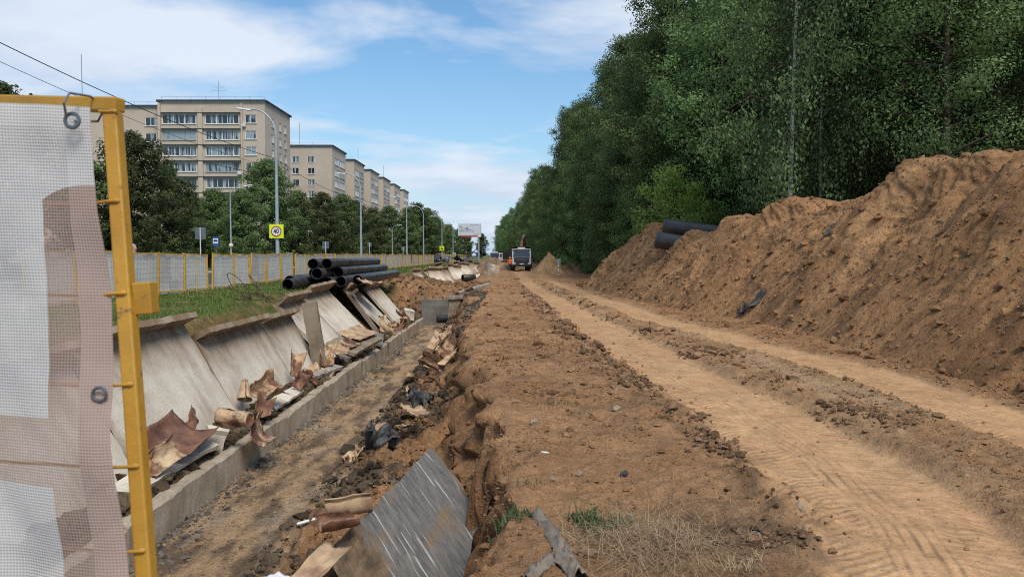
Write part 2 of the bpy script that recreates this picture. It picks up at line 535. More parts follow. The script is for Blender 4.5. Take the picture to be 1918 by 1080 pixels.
def soil_mat(name, treads=False, grain=1.0):
    m, nt, bs, out = newmat(name)
    a = NN(nt, 'ShaderNodeAttribute'); a.attribute_name = 'col'
    v = objvec(nt)
    f1 = nnoise(nt, v, 9.0, 6, 0.65)
    f2 = nnoise(nt, v, 46.0, 4, 0.7)
    f0 = nnoise(nt, v, 2.6, 5, 0.7)
    k = nmath(nt, 'ADD', nmath(nt, 'MULTIPLY', f1, 1.1), nmath(nt, 'MULTIPLY', f2, 1.0))
    k = nmath(nt, 'ADD', k, nmath(nt, 'MULTIPLY', f0, 0.9))
    k = nmath(nt, 'MAXIMUM', nmath(nt, 'SUBTRACT', k, 0.52), 0.25)
    col = nmix(nt, 1.0, a.outputs['Color'], k, 'MULTIPLY')
    # scattered pale grit and dark crumbs
    vor = NN(nt, 'ShaderNodeTexVoronoi'); vor.inputs['Scale'].default_value = 26.0
    nt.links.new(v, vor.inputs['Vector'])
    sp = NN(nt, 'ShaderNodeSeparateXYZ'); nt.links.new(vor.outputs['Color'], sp.inputs[0])
    inside = nmath(nt, 'LESS_THAN', vor.outputs['Distance'], 0.28)
    pale = nmath(nt, 'MULTIPLY', nmath(nt, 'GREATER_THAN', sp.outputs[0], 0.93), inside)
    dark = nmath(nt, 'MULTIPLY', nmath(nt, 'LESS_THAN', sp.outputs[0], 0.10), inside)
    col = nmix(nt, nmath(nt, 'MULTIPLY', pale, 0.45), col, (.40, .33, .25))
    col = nmix(nt, nmath(nt, 'MULTIPLY', dark, 0.5), col, (.07, .05, .035))
    bs.inputs['Roughness'].default_value = 0.95
    bs.inputs['Specular IOR Level'].default_value = 0.12
    h = nmath(nt, 'ADD', nmath(nt, 'MULTIPLY', f1, 0.085 * grain), nmath(nt, 'MULTIPLY', f2, 0.030 * grain))
    h = nmath(nt, 'ADD', h, nmath(nt, 'MULTIPLY', nnoise(nt, v, 120.0, 3), 0.004))
    if treads:
        def att(nm):
            t = NN(nt, 'ShaderNodeAttribute'); t.attribute_name = nm; return t.outputs['Fac']
        tu, tv, tm = att('tu'), att('tv'), att('tm')
        au = nmath(nt, 'ABSOLUTE', tu)
        gate = nmath(nt, 'MULTIPLY', tm, nnoise(nt, v, 0.9, 2))
        gate = nmath(nt, 'MULTIPLY', nmath(nt, 'SUBTRACT', gate, 0.22), 2.6, True)
        # lug bars across the outer part of the print
        ph = nmath(nt, 'MULTIPLY', nmath(nt, 'ADD', tv, nmath(nt, 'MULTIPLY', au, 0.55)), 2 * math.pi / 0.105)
        ph = nmath(nt, 'ADD', ph, nmath(nt, 'MULTIPLY', nnoise(nt, v, 2.0, 2), 5.0))
        lug = nmath(nt, 'MULTIPLY', nmath(nt, 'SINE', ph), nmath(nt, 'MULTIPLY', nmath(nt, 'SUBTRACT', au, 0.18), 9.0, True))
        # running grooves in the middle of the print
        gr = nmath(nt, 'SINE', nmath(nt, 'MULTIPLY', nmath(nt, 'ADD', tu, nmath(nt, 'MULTIPLY', nnoise(nt, v, 0.5, 2), 0.25)), 2 * math.pi / 0.085))
        wv = nmath(nt, 'MULTIPLY', nmath(nt, 'SINE', nmath(nt, 'MULTIPLY', tv, 0.55)), 0.30)
        gr2 = nmath(nt, 'SINE', nmath(nt, 'MULTIPLY', nmath(nt, 'ADD', tu, wv), 2 * math.pi / 0.11))
        gr2 = nmath(nt, 'MULTIPLY', gr2, nmath(nt, 'MULTIPLY', nmath(nt, 'SUBTRACT', nnoise(nt, v, 0.6, 3), 0.46), 8.0, True))
        gr = nmath(nt, 'ADD', nmath(nt, 'MULTIPLY', gr, 0.7), nmath(nt, 'MULTIPLY', gr2, 0.6))
        gr = nmath(nt, 'MULTIPLY', gr, nmath(nt, 'MULTIPLY', nmath(nt, 'SUBTRACT', 0.30, au), 9.0, True))
        tr = nmath(nt, 'MULTIPLY', nmath(nt, 'ADD', nmath(nt, 'MULTIPLY', nmath(nt, 'MULTIPLY', lug, nmath(nt, 'MULTIPLY', nmath(nt, 'SUBTRACT', nnoise(nt, v, 1.6, 4, 0.7), 0.38), 5.0, True)), 0.0075), nmath(nt, 'MULTIPLY', gr, 0.010)), gate)
        calm = nmath(nt, 'SUBTRACT', 1.0, nmath(nt, 'MULTIPLY', tm, 0.86))
        h = nmath(nt, 'ADD', nmath(nt, 'MULTIPLY', h, calm), tr)
    nt.links.new(col, bs.inputs['Base Color'])
    nt.links.new(nbump(nt, h, 1.0), bs.inputs['Normal'])
    return m

M = {}
M['ground'] = soil_mat('ground_soil', True)
M['heap'] = soil_mat('heap_soil', False, 1.2)

def build_ground():
    ys = list(np.arange(-40, 0, 4.0)) + list(np.arange(0, 3.4, 0.2))
    y = 3.4
    while y < 150: ys.append(y); y *= 1.0062
    while y < 4000: ys.append(y); y *= 1.07
    ys = np.array(ys)
    inner = np.linspace(-0.80, 0.78, 700)
    outr = [0.78 * 1.09 ** k for k in range(1, 32)]
    s = np.concatenate([[-0.80 / 0.78 * v for v in outr[::-1]], inner, outr])
    W = np.maximum(ys, 2.0) + 4.5
    X = s[None, :] * W[:, None]; Y = np.repeat(ys[:, None], len(s), 1)
    Xf, Yf = X.ravel(), Y.ravel()
    Z = ground_h(Xf, Yf)
    q = zones(Xf, Yf)
    # undercut and break up the steep bank
    steep = q['T'] * np.exp(-((Xf - q['crest'] + 0.24) / 0.26) ** 2) * (Yf < 45)
    nx = fbm(Yf * 1.6, Z * 2.2, 4, 151)
    nx = np.where(Yf < 9.2, np.maximum(nx, -0.05) + 0.10, nx)
    Xd = Xf + steep * 0.42 * nx
    for y0, sy, zc, am in ((12.2, .30, -.38, .42), (10.4, .22, -.45, .30), (9.3, .18, -.40, .35), (8.4, .2, -.5, .25), (7.15, .16, -.35, .40), (6.2, .25, -.45, .30), (15.2, .4, -.4, .3), (18, .5, -.5, .3)):
        Xd = Xd + q['T'] * (Xf > q['crest'] - 0.6) * (Xf < q['crest'] + 0.02) * am * np.exp(-((Yf - y0) / sy) ** 2) * np.exp(-((Z - zc) / 0.22) ** 2)
    Yd = Yf + steep * 0.12 * fbm(Yf * 2.2 + 4, Z * 2.6, 3, 153)
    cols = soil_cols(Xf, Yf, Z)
    ptl = np.abs(Xf - q['tl']) < np.abs(Xf - q['tr'])
    tu = np.where(ptl, Xf - q['tl'], Xf - q['tr'])
    tm = np.maximum(q['ml'], q['mr']) * (Yf > 3) * (Yf < 60)
    n, mcol = len(ys), len(s)
    idx = np.arange(n * mcol).reshape(n, mcol)
    F = np.stack([idx[:-1, :-1], idx[:-1, 1:], idx[1:, 1:], idx[1:, :-1]], -1).reshape(-1, 4)
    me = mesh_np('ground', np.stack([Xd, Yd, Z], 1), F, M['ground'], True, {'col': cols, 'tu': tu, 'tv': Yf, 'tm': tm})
    tag(link('ground', me), kind='structure')
build_ground()

# ------------------------------------------------------------------ soil heaps
RY = [2, 10, 15, 18, 21, 23.5, 25.2, 27.5, 30, 32.5, 34.5, 37, 39, 41, 43, 45, 47, 49]
RX = [12.8, 12.6, 12.5, 12.2, 11.6, 10.9, 10.6, 10.3, 9.7, 9.2, 8.8, 8.4, 8.6, 8.6, 7.6, 6.6, 5.6, 5.0]
RZ = [4.8, 5.0, 5.0, 4.95, 4.85, 4.15, 4.3, 4.7, 3.95, 3.45, 3.2, 2.75, 3.7, 4.15, 3.4, 2.2, 1.1, 0.15]
BY = [2, 10.5, 16, 21, 25, 29, 36, 45, 49]
BX = [6.9, 7.2, 7.35, 7.2, 6.6, 5.9, 5.1, 4.3, 4.2]
def heap_pt(Y, u):
    """u 0 foot, 1 ridge, 2 back foot"""
    b = np.interp(Y, BY, BX) + 0.25 * noise2(Y * 0.5, Y * 0, 161); r = np.interp(Y, RY, RX)
    hz = np.interp(Y, RY, RZ) + 0.28 * fbm(Y * 0.55, Y * 0 + 2, 3, 163) * sstep(49, 44, Y)
    uu = np.clip(u, 0, 1); w = np.clip(u - 1, 0, 1)
    X = b + (r - b) * uu + w * (hz * 1.25 + 0.6)
    prof = 0.88 * uu + 0.12 * sstep(0, 1, uu) + 0.05 * np.sin(uu * np.pi)
    top = 1 - 0.10 * np.exp(-((u - 1) / 0.12) ** 2)
    Z = hz * np.where(u <= 1, prof, 1 - w ** 1.1) * top - 0.06
    # gullies and slumps running down the face
    env = np.sin(np.clip(u, 0, 2) * np.pi / 2) ** 0.6
    gul = fbm(Y * 1.5 + 1.1 * u + 0.4 * noise2(Y * 0.8, u * 3, 165), u * 0.9, 4, 167)
    slump = fbm(Y * 0.42, u * 1.7, 3, 169)
    cl = np.clip(ridged(Y * 2.2 + 1.5 * noise2(Y * 0.7, u * 4, 177), u * 9.5, 4, 171) - 0.30, 0, 1)
    fine = fbm(Y * 6.0, u * 19, 3, 175)
    d = env * (0.11 * gul + 0.42 * slump + 0.15 * cl * np.clip(0.6 + noise2(Y * 0.4, u * 2.1, 173), 0.1, 1.5) + 0.04 * fine)
    return np.stack([X - d * 0.75, Y + 0 * X, Z + d * 0.6], -1), gul, slump, cl
def build_big_heap():
    ys = np.concatenate([np.arange(2.5, 8, 0.15), np.arange(8, 49.2, 0.065)])
    us = np.concatenate([np.linspace(-0.03, 1.15, 190), np.linspace(1.2, 2.0, 16)])
    U, Y = np.meshgrid(us, ys)
    P, gul, slump, cl = heap_pt(Y.ravel(), U.ravel())
    u, y = U.ravel(), Y.ravel()
    def lerp(a, b, t): return a + (b - a) * t[:, None]
    c = lerp(np.array([[.39, .228, .115]]) + 0 * y[:, None], np.array([[.335, .192, .097]]), np.clip(0.5 + 1.3 * slump, 0, 1))
    c = lerp(c, np.array([[.46, .285, .15]]), np.clip(gul * 1.5 - 0.05, 0, 0.9))
    c = lerp(c, np.array([[.14, .09, .055]]), np.clip(fbm(y * 0.9, u * 2.6, 4, 181) * 1.5 - 0.35, 0, 0.5))
    c = lerp(c, np.array([[.165, .108, .068]]), np.clip(cl * 0.8, 0, 0.4))
    # the near end is damper, darker earth
    c = lerp(c, c * np.array([[.92, .89, .86]]), sstep(17, 11, y + 4 * noise2(y * 0.3, u * 2, 183)))
    n, m = len(ys), len(us)
    idx = np.arange(n * m).reshape(n, m)
    F = np.stack([idx[:-1, :-1], idx[:-1, 1:], idx[1:, 1:], idx[1:, :-1]], -1).reshape(-1, 4)
    me = mesh_np('soil_heap', P, F, M['heap'], True, {'col': np.clip(c, .01, .9)})
    tag(link('soil_heap', me), 'long high heap of brown excavated soil running along the dirt track', 'soil heap')
build_big_heap()

def small_heap(cx, cy, rx, ry, h, label, seed, tone=(.25, .16, .095), lean=0.0):
    n = 70
    g = np.linspace(-1.25, 1.25, n)
    A, B = np.meshgrid(g, g)
    a, b = A.ravel(), B.ravel()
    r = np.sqrt((a - lean * (1 - np.abs(b))) ** 2 + b ** 2) * (1 + 0.22 * fbm(a * 1.5, b * 1.5, 3, seed))
    z = h * np.clip(1.02 - r, -0.1, 1) ** 0.92 if False else h * np.clip(1.02 - r, -0.06, 1)
    z = z + 0.12 * h * fbm(a * 4, b * 4, 4, seed + 3) * np.clip(1.1 - r, 0, 1)
    X = cx + a * rx; Y = cy + b * ry
    Z = ground_h(X, Y, False) + z - 0.05
    k = np.clip(0.5 + 0.8 * fbm(a * 3, b * 3, 4, seed + 5), 0, 1)[:, None]
    c = np.array([tone]) * (0.75 + 0.5 * k)
    idx = np.arange(n * n).reshape(n, n)
    F = np.stack([idx[:-1, :-1], idx[:-1, 1:], idx[1:, 1:], idx[1:, :-1]], -1).reshape(-1, 4)
    tag(link('soil_heap', mesh_np('soil_heap', np.stack([X, Y, Z], 1), F, M['heap'], True, {'col': c})), label, 'soil heap')
small_heap(4.3, 84, 2.3, 4.2, 2.35, 'pointed tan soil heap beside the dump truck', 201, (.30, .20, .11))
small_heap(7.3, 88, 2.6, 4.0, 1.75, 'low dark soil heap behind the striped marker post', 211, (.20, .13, .075))
small_heap(-3.6, 122, 3.6, 8, 2.1, 'grey brown soil heap in front of the distant white truck', 221, (.20, .145, .10))
small_heap(-1.7, 106, 2.2, 5, 1.25, 'low soil bank at the feet of the orange-vested worker', 231, (.24, .165, .10))
small_heap(-2.5, 70, 2.0, 4.5, 0.55, 'low spoil bank strewn with pale stones at the second trench', 241, (.25, .18, .115))

# ------------------------------------------------------------------ loose clods and crumbs (uncountable)
_t = (1 + 5 ** 0.5) / 2
ICO = np.array([(-1, _t, 0), (1, _t, 0), (-1, -_t, 0), (1, -_t, 0), (0, -1, _t), (0, 1, _t), (0, -1, -_t), (0, 1, -_t), (_t, 0, -1), (_t, 0, 1), (-_t, 0, -1), (-_t, 0, 1)])
ICO = ICO / np.linalg.norm(ICO[0])
ICOF = np.array([(0, 11, 5), (0, 5, 1), (0, 1, 7), (0, 7, 10), (0, 10, 11), (1, 5, 9), (5, 11, 4), (11, 10, 2), (10, 7, 6), (7, 1, 8), (3, 9, 4), (3, 4, 2), (3, 2, 6), (3, 6, 8), (3, 8, 9), (4, 9, 5), (2, 4, 11), (6, 2, 10), (8, 6, 7), (9, 8, 1)])
def lumps(name, P, S, cols, mat, flat=0.7, seed=1, **kw):
    r = np.random.default_rng(seed)
    n = len(P)
    V = ICO[None] * (1 + r.uniform(-0.38, 0.38, (n, 12, 1)))
    V = V * (r.uniform(0.6, 1.25, (n, 1, 3)) * np.array([1, 1, flat])) * S[:, None, None]
    ang = r.uniform(0, 6.28, n); ca, sa = np.cos(ang)[:, None], np.sin(ang)[:, None]
    V = np.stack([V[..., 0] * ca - V[..., 1] * sa, V[..., 0] * sa + V[..., 1] * ca, V[..., 2]], -1) + P[:, None, :]
    F = (ICOF[None] + (np.arange(n) * 12)[:, None, None]).reshape(-1, 3)
    C = np.repeat(cols, 12, 0)
    o = link(name, mesh_np(name, V.reshape(-1, 3), F, mat, False, {'col': C}))
    return tag(o, **kw)
def scatter_ground():
    r = np.random.default_rng(31)
    n = 150000
    Y = 4.2 * (60 / 4.2) ** r.random(n) ; X = r.uniform(-3.4, 7.4, n)
    q = zones(X, Y)
    dens = np.clip(0.12 + 0.5 * fbm(X * 0.7, Y * 0.6, 3, 71), 0.02, 1)
    track = np.maximum(q['ml'], q['mr'])
    dens = dens * (1 - 0.985 * track)
    rid = np.exp(-((X - q['tl'] + 0.86) / 0.28) ** 2) * np.clip(0.35 + 1.1 * noise2(Y * 0.45, Y * 0 + 81, 88), 0, 1) + 0.7 * np.exp(-((X - (q['tl'] + q['tr']) / 2 + 0.35) / 0.2) ** 2) * np.clip(0.3 + noise2(Y * 0.45, Y * 0 + 82, 89), 0, 1)
    rub = q['T'] * (X < q['crest'] - 0.3) * (X > -3.15) * 0.8
    dens = np.clip(dens + rid * 0.9 + rub, 0, 1) * np.clip(Y / 14, 0.18, 1)
    keep = r.random(n) < dens * 0.13
    X, Y, rid, rub = X[keep], Y[keep], rid[keep], rub[keep]
    Z = ground_h(X, Y)
    S = 0.011 * np.exp(r.exponential(0.55, len(X))) * (1 + 0.8 * rid + 1.1 * (rub > 0)) * np.clip(Y / 9, 0.75, 2.2)
    S = np.clip(S, 0.008, np.clip(0.008 * Y, 0.035, 0.13))
    c = soil_cols(X, Y, Z) * r.uniform(0.7, 1.15, (len(X), 1))
    c = np.where((rid > 0.4)[:, None], np.array([[.16, .105, .068]]) * r.uniform(0.6, 1.5, (len(X), 1)), c)
    print('clods', len(X))
    lumps('soil_clods', np.stack([X, Y, Z + S * 0.25], 1), S, c, M['heap'], 0.65, 5, label='loose clods and crumbs of brown soil strewn over the ground', cat='soil', kind='stuff')
    # churned clods thrown up beside the left wheel track and between the tracks
    n = 16000
    Y = 5.0 * (40 / 5.0) ** r.random(n); tl, tr = np.interp(Y, TRK_Y, TRK_L), np.interp(Y, TRK_Y, TRK_R)
    side = r.random(n) < 0.62
    X = np.where(side, tl - 0.98 + r.normal(0, 0.17, n), (tl + tr) * 0.5 - 0.25 + r.normal(0, 0.22, n))
    gate = np.where(side, noise2(Y * 0.55, Y * 0 + 3, 521) + 0.10, noise2(Y * 0.5, Y * 0 + 7, 523) - 0.08) + 0.25 * noise2(X * 3, Y * 2, 525)
    k = r.random(n) < np.clip(gate * 1.2 - 0.04, 0, 0.45)
    X, Y = X[k], Y[k]; m = len(X)
    S = np.clip(0.014 * np.exp(r.exponential(0.5, m)) * np.clip(Y / 8, 0.8, 2.2), 0.012, np.clip(0.0075 * Y, 0.05, 0.12))
    lumps('track_clods', np.stack([X, Y, ground_h(X, Y) + S * 0.2 + 0.012 * r.random(m)], 1), S, np.array([[.24, .155, .095]]) * r.uniform(0.55, 1.6, (m, 1)), M['heap'], 0.7, 12, label='dark clods thrown up along the edges of the wheel tracks', cat='soil', kind='stuff')
    print('track clods', m)
    # chunks on the big heap
    n = 9000
    Y = r.uniform(8, 48, n); u = r.beta(1.1, 1.6, n) * 1.05
    P, *_ = heap_pt(Y, u)
    S = np.clip(0.012 * np.exp(r.exponential(0.55, n)), 0.01, 0.13)
    c = np.array([[.29, .175, .095]]) * r.uniform(0.55, 1.35, (n, 1))
    lumps('heap_clods', P + np.array([0, 0, 0.01]), S, c, M['heap'], 0.8, 6, label='lumps of earth lying over the slope of the long soil heap', cat='soil', kind='stuff')
    # dark wet rubble on the shelf behind the channel wall and along the bank foot
    n = 2600
    X = r.uniform(-5.75, -5.06, n); Y = 8 + 33 * r.random(n)
    Z = ground_h(X, Y)
    S = np.clip(0.04 * np.exp(r.exponential(0.5, n)), 0.025, 0.19)
    c = np.array([[.10, .078, .052]]) * r.uniform(0.5, 1.8, (n, 1))
    n2 = 4200
    Y2 = 8 + 33 * r.random(n2); X2 = r.uniform(-3.25, -1.3, n2)
    Z2 = ground_h(X2, Y2)
    S2 = np.clip(0.028 * np.exp(r.exponential(0.5, n2)), 0.015, 0.15)
    c2 = np.array([[.095, .078, .058]]) * r.uniform(0.45, 1.9, (n2, 1))
    m2 = fbm(X2 * 0.8, Y2 * 0.35, 3, 141) > -0.32
    X = np.concatenate([X, X2[m2]]); Y = np.concatenate([Y, Y2[m2]]); Z = np.concatenate([Z, Z2[m2]])
    lumps('trench_rubble', np.stack([X, Y, Z + 0.02], 1), np.concatenate([S, S2[m2]]), np.concatenate([c, c2[m2]]), M['heap'], 0.75, 8, label='dark wet rubble and lagging scraps along both sides of the trench floor', cat='rubble', kind='stuff')
    n = 2600
    Xq = r.uniform(-8.4, -1.6, n); Yq = r.uniform(39.5, 56, n)
    Sq = np.clip(0.035 * np.exp(r.exponential(0.5, n)), 0.02, 0.22)
    kq = ~((Xq < -3) & (Yq < 41.6) )
    Zq = ground_h(Xq, Yq)
    lumps('spoil_lumps', np.stack([Xq, Yq, Zq + 0.02], 1)[kq], Sq[kq], (np.array([[.22, .145, .088]]) * r.uniform(0.4, 1.4, (n, 1)))[kq], M['heap'], 0.75, 10, label='lumps of earth on the soil face beyond the trench end', cat='soil', kind='stuff')
    # small grit along the foot of the channel wall
    n = 3000
    X = KERB_X + r.exponential(0.16, n); Y = 8 + 30 * r.random(n) ** 1.3
    S = np.clip(0.012 * np.exp(r.exponential(0.5, n)), 0.008, 0.06)
    c = np.array([[.17, .155, .14]]) * r.uniform(0.35, 1.7, (n, 1))
    lumps('trench_grit', np.stack([X, Y, ground_h(X, Y) + 0.004], 1), S, c, M['heap'], 0.7, 9, label='grey grit along the foot of the concrete channel wall', cat='grit', kind='stuff')
def crumbs():
    r = np.random.default_rng(37)
    n = 260000
    Y = 4.2 * (26 / 4.2) ** r.random(n); X = r.uniform(-4.8, 7.2, n)
    q = zones(X, Y)
    dens = np.clip(0.35 + 1.3 * fbm(X * 0.9, Y * 0.8, 3, 77), 0.03, 1) * (1 - 0.97 * np.maximum(q['ml'], q['mr']))
    dens = np.where((X < -3.0), 0.35, dens)
    k = r.random(n) < dens * 0.34
    X, Y = X[k], Y[k]; n = len(X)
    Z = ground_h(X, Y)
    S = np.clip(0.0065 * np.exp(r.exponential(0.45, n)) * np.clip(Y / 8, 0.7, 2.0), 0.005, 0.05)
    O = np.array([(1, 0, 0), (-1, 0, 0), (0, 1, 0), (0, -1, 0), (0, 0, .8), (0, 0, -.8)])
    F8 = np.array([(0, 2, 4), (2, 1, 4), (1, 3, 4), (3, 0, 4)])
    V = O[None] * r.uniform(0.55, 1.4, (n, 6, 1)) * S[:, None, None]
    a = r.uniform(0, 6.28, n); ca, sa = np.cos(a)[:, None], np.sin(a)[:, None]
    V = np.stack([V[..., 0] * ca - V[..., 1] * sa, V[..., 0] * sa + V[..., 1] * ca, V[..., 2]], -1) + np.stack([X, Y, Z + S * 0.15], 1)[:, None]
    F = (F8[None] + (np.arange(n) * 6)[:, None, None]).reshape(-1, 3)
    c = soil_cols(X, Y, Z) * r.uniform(0.62, 1.3, (n, 1))
    print('crumbs', n)
    tag(link('soil_crumbs', mesh_np('soil_crumbs', V.reshape(-1, 3), F, M['heap'], False, {'col': np.repeat(c, 6, 0)})), 'fine crumbs of dry soil scattered over the plot and trench floor', 'soil', kind='stuff')
scatter_ground()
crumbs()

# ------------------------------------------------------------------ materials of the works
def concrete_mat(name, c1, c2, stain=(.16, .115, .075), streaks=True, scale=1.6):
    m, nt, bs, out = newmat(name)
    v = objvec(nt)
    f = nnoise(nt, v, scale, 7, 0.6)
    col = nramp(nt, f, [(0.36, c1), (0.62, c2)])
    f2 = nnoise(nt, v, 22, 5, 0.6)
    col = nmix(nt, 1.0, col, nmath(nt, 'ADD', nmath(nt, 'MULTIPLY', f2, 0.5), 0.75), 'MULTIPLY')
    st = NN(nt, 'ShaderNodeMapping'); st.inputs['Scale'].default_value = (1.3, 1.3, 0.8) if streaks else (1, 1, 1)
    nt.links.new(v, st.inputs[0])
    sf = nnoise(nt, st.outputs[0], 1.3, 6, 0.65)
    fac = nmath(nt, 'MULTIPLY', nmath(nt, 'SUBTRACT', sf, 0.50), 4.0, True)
    col = nmix(nt, nmath(nt, 'MULTIPLY', fac, 0.6), col, stain)
    a = NN(nt, 'ShaderNodeAttribute'); a.attribute_name = 'dirt'  # mask for slab stain and the shade painted in below the rim
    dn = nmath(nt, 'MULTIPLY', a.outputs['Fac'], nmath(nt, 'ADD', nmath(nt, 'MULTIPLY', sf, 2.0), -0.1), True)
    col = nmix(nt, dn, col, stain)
    # pits
    vo = NN(nt, 'ShaderNodeTexVoronoi'); vo.inputs['Scale'].default_value = 14
    nt.links.new(v, vo.inputs['Vector'])
    pit = nmath(nt, 'LESS_THAN', vo.outputs['Distance'], 0.09)
    col = nmix(nt, nmath(nt, 'MULTIPLY', pit, 0.6), col, (.08, .07, .055))
    nt.links.new(col, bs.inputs['Base Color'])
    bs.inputs['Roughness'].default_value = 0.88
    bs.inputs['Specular IOR Level'].default_value = 0.25
    h = nmath(nt, 'ADD', nmath(nt, 'MULTIPLY', f2, 0.008), nmath(nt, 'MULTIPLY', nnoise(nt, v, 70, 4), 0.004))
    nt.links.new(nbump(nt, h, 1.0), bs.inputs['Normal'])
    return m
M['conc'] = concrete_mat('weathered_concrete', (.64, .58, .48), (.51, .45, .36), (.22, .15, .09))
M['conc_wall'] = concrete_mat('channel_concrete', (.44, .37, .275), (.31, .25, .18), (.13, .095, .062))
M['conc_dark'] = concrete_mat('damp_concrete', (.20, .185, .16), (.135, .125, .11), (.10, .085, .065))
M['conc_brown'] = concrete_mat('muddy_concrete', (.27, .215, .155), (.19, .145, .10), (.11, .08, .055))
def sheet_mat():
    m, nt, bs, out = newmat('old_insulation_sheet')
    v = objvec(nt)
    oi = NN(nt, 'ShaderNodeObjectInfo').outputs['Random']
    ad = NN(nt, 'ShaderNodeVectorMath', operation='ADD'); nt.links.new(v, ad.inputs[0])
    cb = NN(nt, 'ShaderNodeCombineXYZ'); nt.links.new(nmath(nt, 'MULTIPLY', oi, 40.0), cb.inputs[0]); nt.links.new(cb.outputs[0], ad.inputs[1])
    mp_ = NN(nt, 'ShaderNodeMapping'); mp_.inputs['Scale'].default_value = (1, 1, 2.2); nt.links.new(ad.outputs[0], mp_.inputs[0])
    f = nnoise(nt, mp_.outputs[0], 1.9, 5, 0.6, 0.4)
    f = nmath(nt, 'ADD', f, nmath(nt, 'MULTIPLY', nmath(nt, 'SUBTRACT', oi, 0.5), 0.16))
    col = nramp(nt, f, [(0.30, (.075, .033, .022)), (0.42, (.17, .075, .042)), (0.49, (.42, .27, .155)), (0.60, (.55, .41, .26)), (0.72, (.30, .165, .09))])
    k = nnoise(nt, v, 30, 4)
    col = nmix(nt, 1.0, col, nmath(nt, 'ADD', nmath(nt, 'MULTIPLY', k, 0.7), 0.65), 'MULTIPLY')
    md = nnoise(nt, ad.outputs[0], 4.5, 6, 0.7)
    col = nmix(nt, nmath(nt, 'MULTIPLY', nmath(nt, 'SUBTRACT', md, 0.50), 7.0, True), col, (.13, .088, .055))
    nt.links.new(col, bs.inputs['Base Color'])
    bs.inputs['Roughness'].default_value = 0.72
    bs.inputs['Specular IOR Level'].default_value = 0.3
    nt.links.new(nbump(nt, k, 0.012), bs.inputs['Normal'])
    return m
M['sheet'] = sheet_mat()
M['sheet_dark'] = simple('brown_tarred_sheet', (.085, .036, .024), (.25, .12, .062), 3.2, 0.5, 0, 0.006, 30, 0.5)
M['sheet_pale'] = simple('tan_sheet', (.52, .37, .22), (.24, .145, .085), 3.5, 0.78, 0, 0.006, 26, 0.3)
M['black_pipe'] = simple('black_pipe_casing', (.016, .016, .017), (.050, .046, .042), 2.2, 0.42, 0, 0.003, 12, 0.5)
M['pipe_in'] = simple('pipe_inside', (.006, .006, .007), (.012, .011, .011), 3.0, 0.8)
M['film'] = simple('black_film', (.014, .014, .015), (.045, .042, .040), 4, 0.6, 0, 0.01, 14, 0.6)
M['wood'] = simple('grey_wood', (.34, .30, .25), (.24, .21, .17), 5, 0.85, 0, 0.004, 30)
M['white_plastic'] = simple('white_scrap', (.72, .72, .70), (.6, .6, .58), 5, 0.5)
M['rust_wire'] = simple('rusty_wire', (.05, .028, .02), (.09, .045, .03), 9, 0.8)

# ------------------------------------------------------------------ L-shaped channel slabs tipped back against the turf
def slab_mesh(W, Lp, t=0.11, w=0.34, tf=0.12, seed=1, rough=0.006, chip=0.05, bend=0.0, rim_stain_shade=1.0):
    """local: x across the plate normal (towards the trench), y along the trench, z up the plate"""
    r = np.random.default_rng(seed)
    poly = [(0, 0), (0, -t), (Lp, -t), (Lp, w), (Lp - tf, w), (Lp - tf, 0.0)]   # (a along plate, n along normal)
    pts = []
    for i in range(len(poly)):
        a = np.array(poly[i]); b = np.array(poly[(i + 1) % len(poly)])
        k = max(1, int(np.linalg.norm(b - a) / 0.13))
        for j in range(k):
            pts.append(a + (b - a) * j / k)
    pts = np.array(pts); n = len(pts)
    ny = max(4, int(W / 0.13)); ysl = np.linspace(-W / 2, W / 2, ny + 1)
    A = np.repeat(pts[None, :, 0], ny + 1, 0); N = np.repeat(pts[None, :, 1], ny + 1, 0); Yv = np.repeat(ysl[:, None], n, 1)
    A = A + rough * noise2(Yv * 5 + seed, A * 5 + N * 7, 301 + seed)
    N = N + rough * noise2(Yv * 5 + 9, A * 5 + seed * 3, 302 + seed)
    # broken, chipped ends and flange lip
    endk = np.exp(-((np.abs(Yv) - W / 2) / 0.09) ** 2)
    Yv = Yv - np.sign(Yv) * endk * (0.02 + 0.05 * np.clip(noise2(A * 2.5 + seed, N * 4 + np.sign(Yv) * 5, 303), 0, 1))
    lip = (N > w * 0.8)
    N = N - lip * (chip * np.clip(fbm(Yv * 2.2 + seed * 1.7, Yv * 0 + 4, 3, 305) + 0.2, 0, 1.4))
    A = A + bend * np.sin(Yv * 1.2 + seed)
    V = np.stack([N, Yv, A], -1).reshape(-1, 3)
    idx = np.arange((ny + 1) * n).reshape(ny + 1, n)
    nx = np.roll(idx, -1, 1)
    F = np.stack([idx[:-1], nx[:-1], nx[1:], idx[1:]], -1).reshape(-1, 4)
    faces = [tuple(f) for f in F] + [tuple(idx[0][::-1]), tuple(idx[-1])]
    me = bpy.data.meshes.new('concrete_slab')
    me.from_pydata(V.tolist(), [], faces)
    d = np.clip((A - (Lp - 1.05)) / 0.8, 0, 1) * rim_stain_shade + 0.9 * np.clip(0.25 - A, 0, 0.25) * 3  # brown stain and painted-in shade below the rim; browner foot
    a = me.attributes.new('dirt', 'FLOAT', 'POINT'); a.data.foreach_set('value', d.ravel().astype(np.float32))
    me.polygons.foreach_set('use_smooth', [True] * len(me.polygons))
    me.set_sharp_from_angle(angle=R(38))
    me.update()
    return me
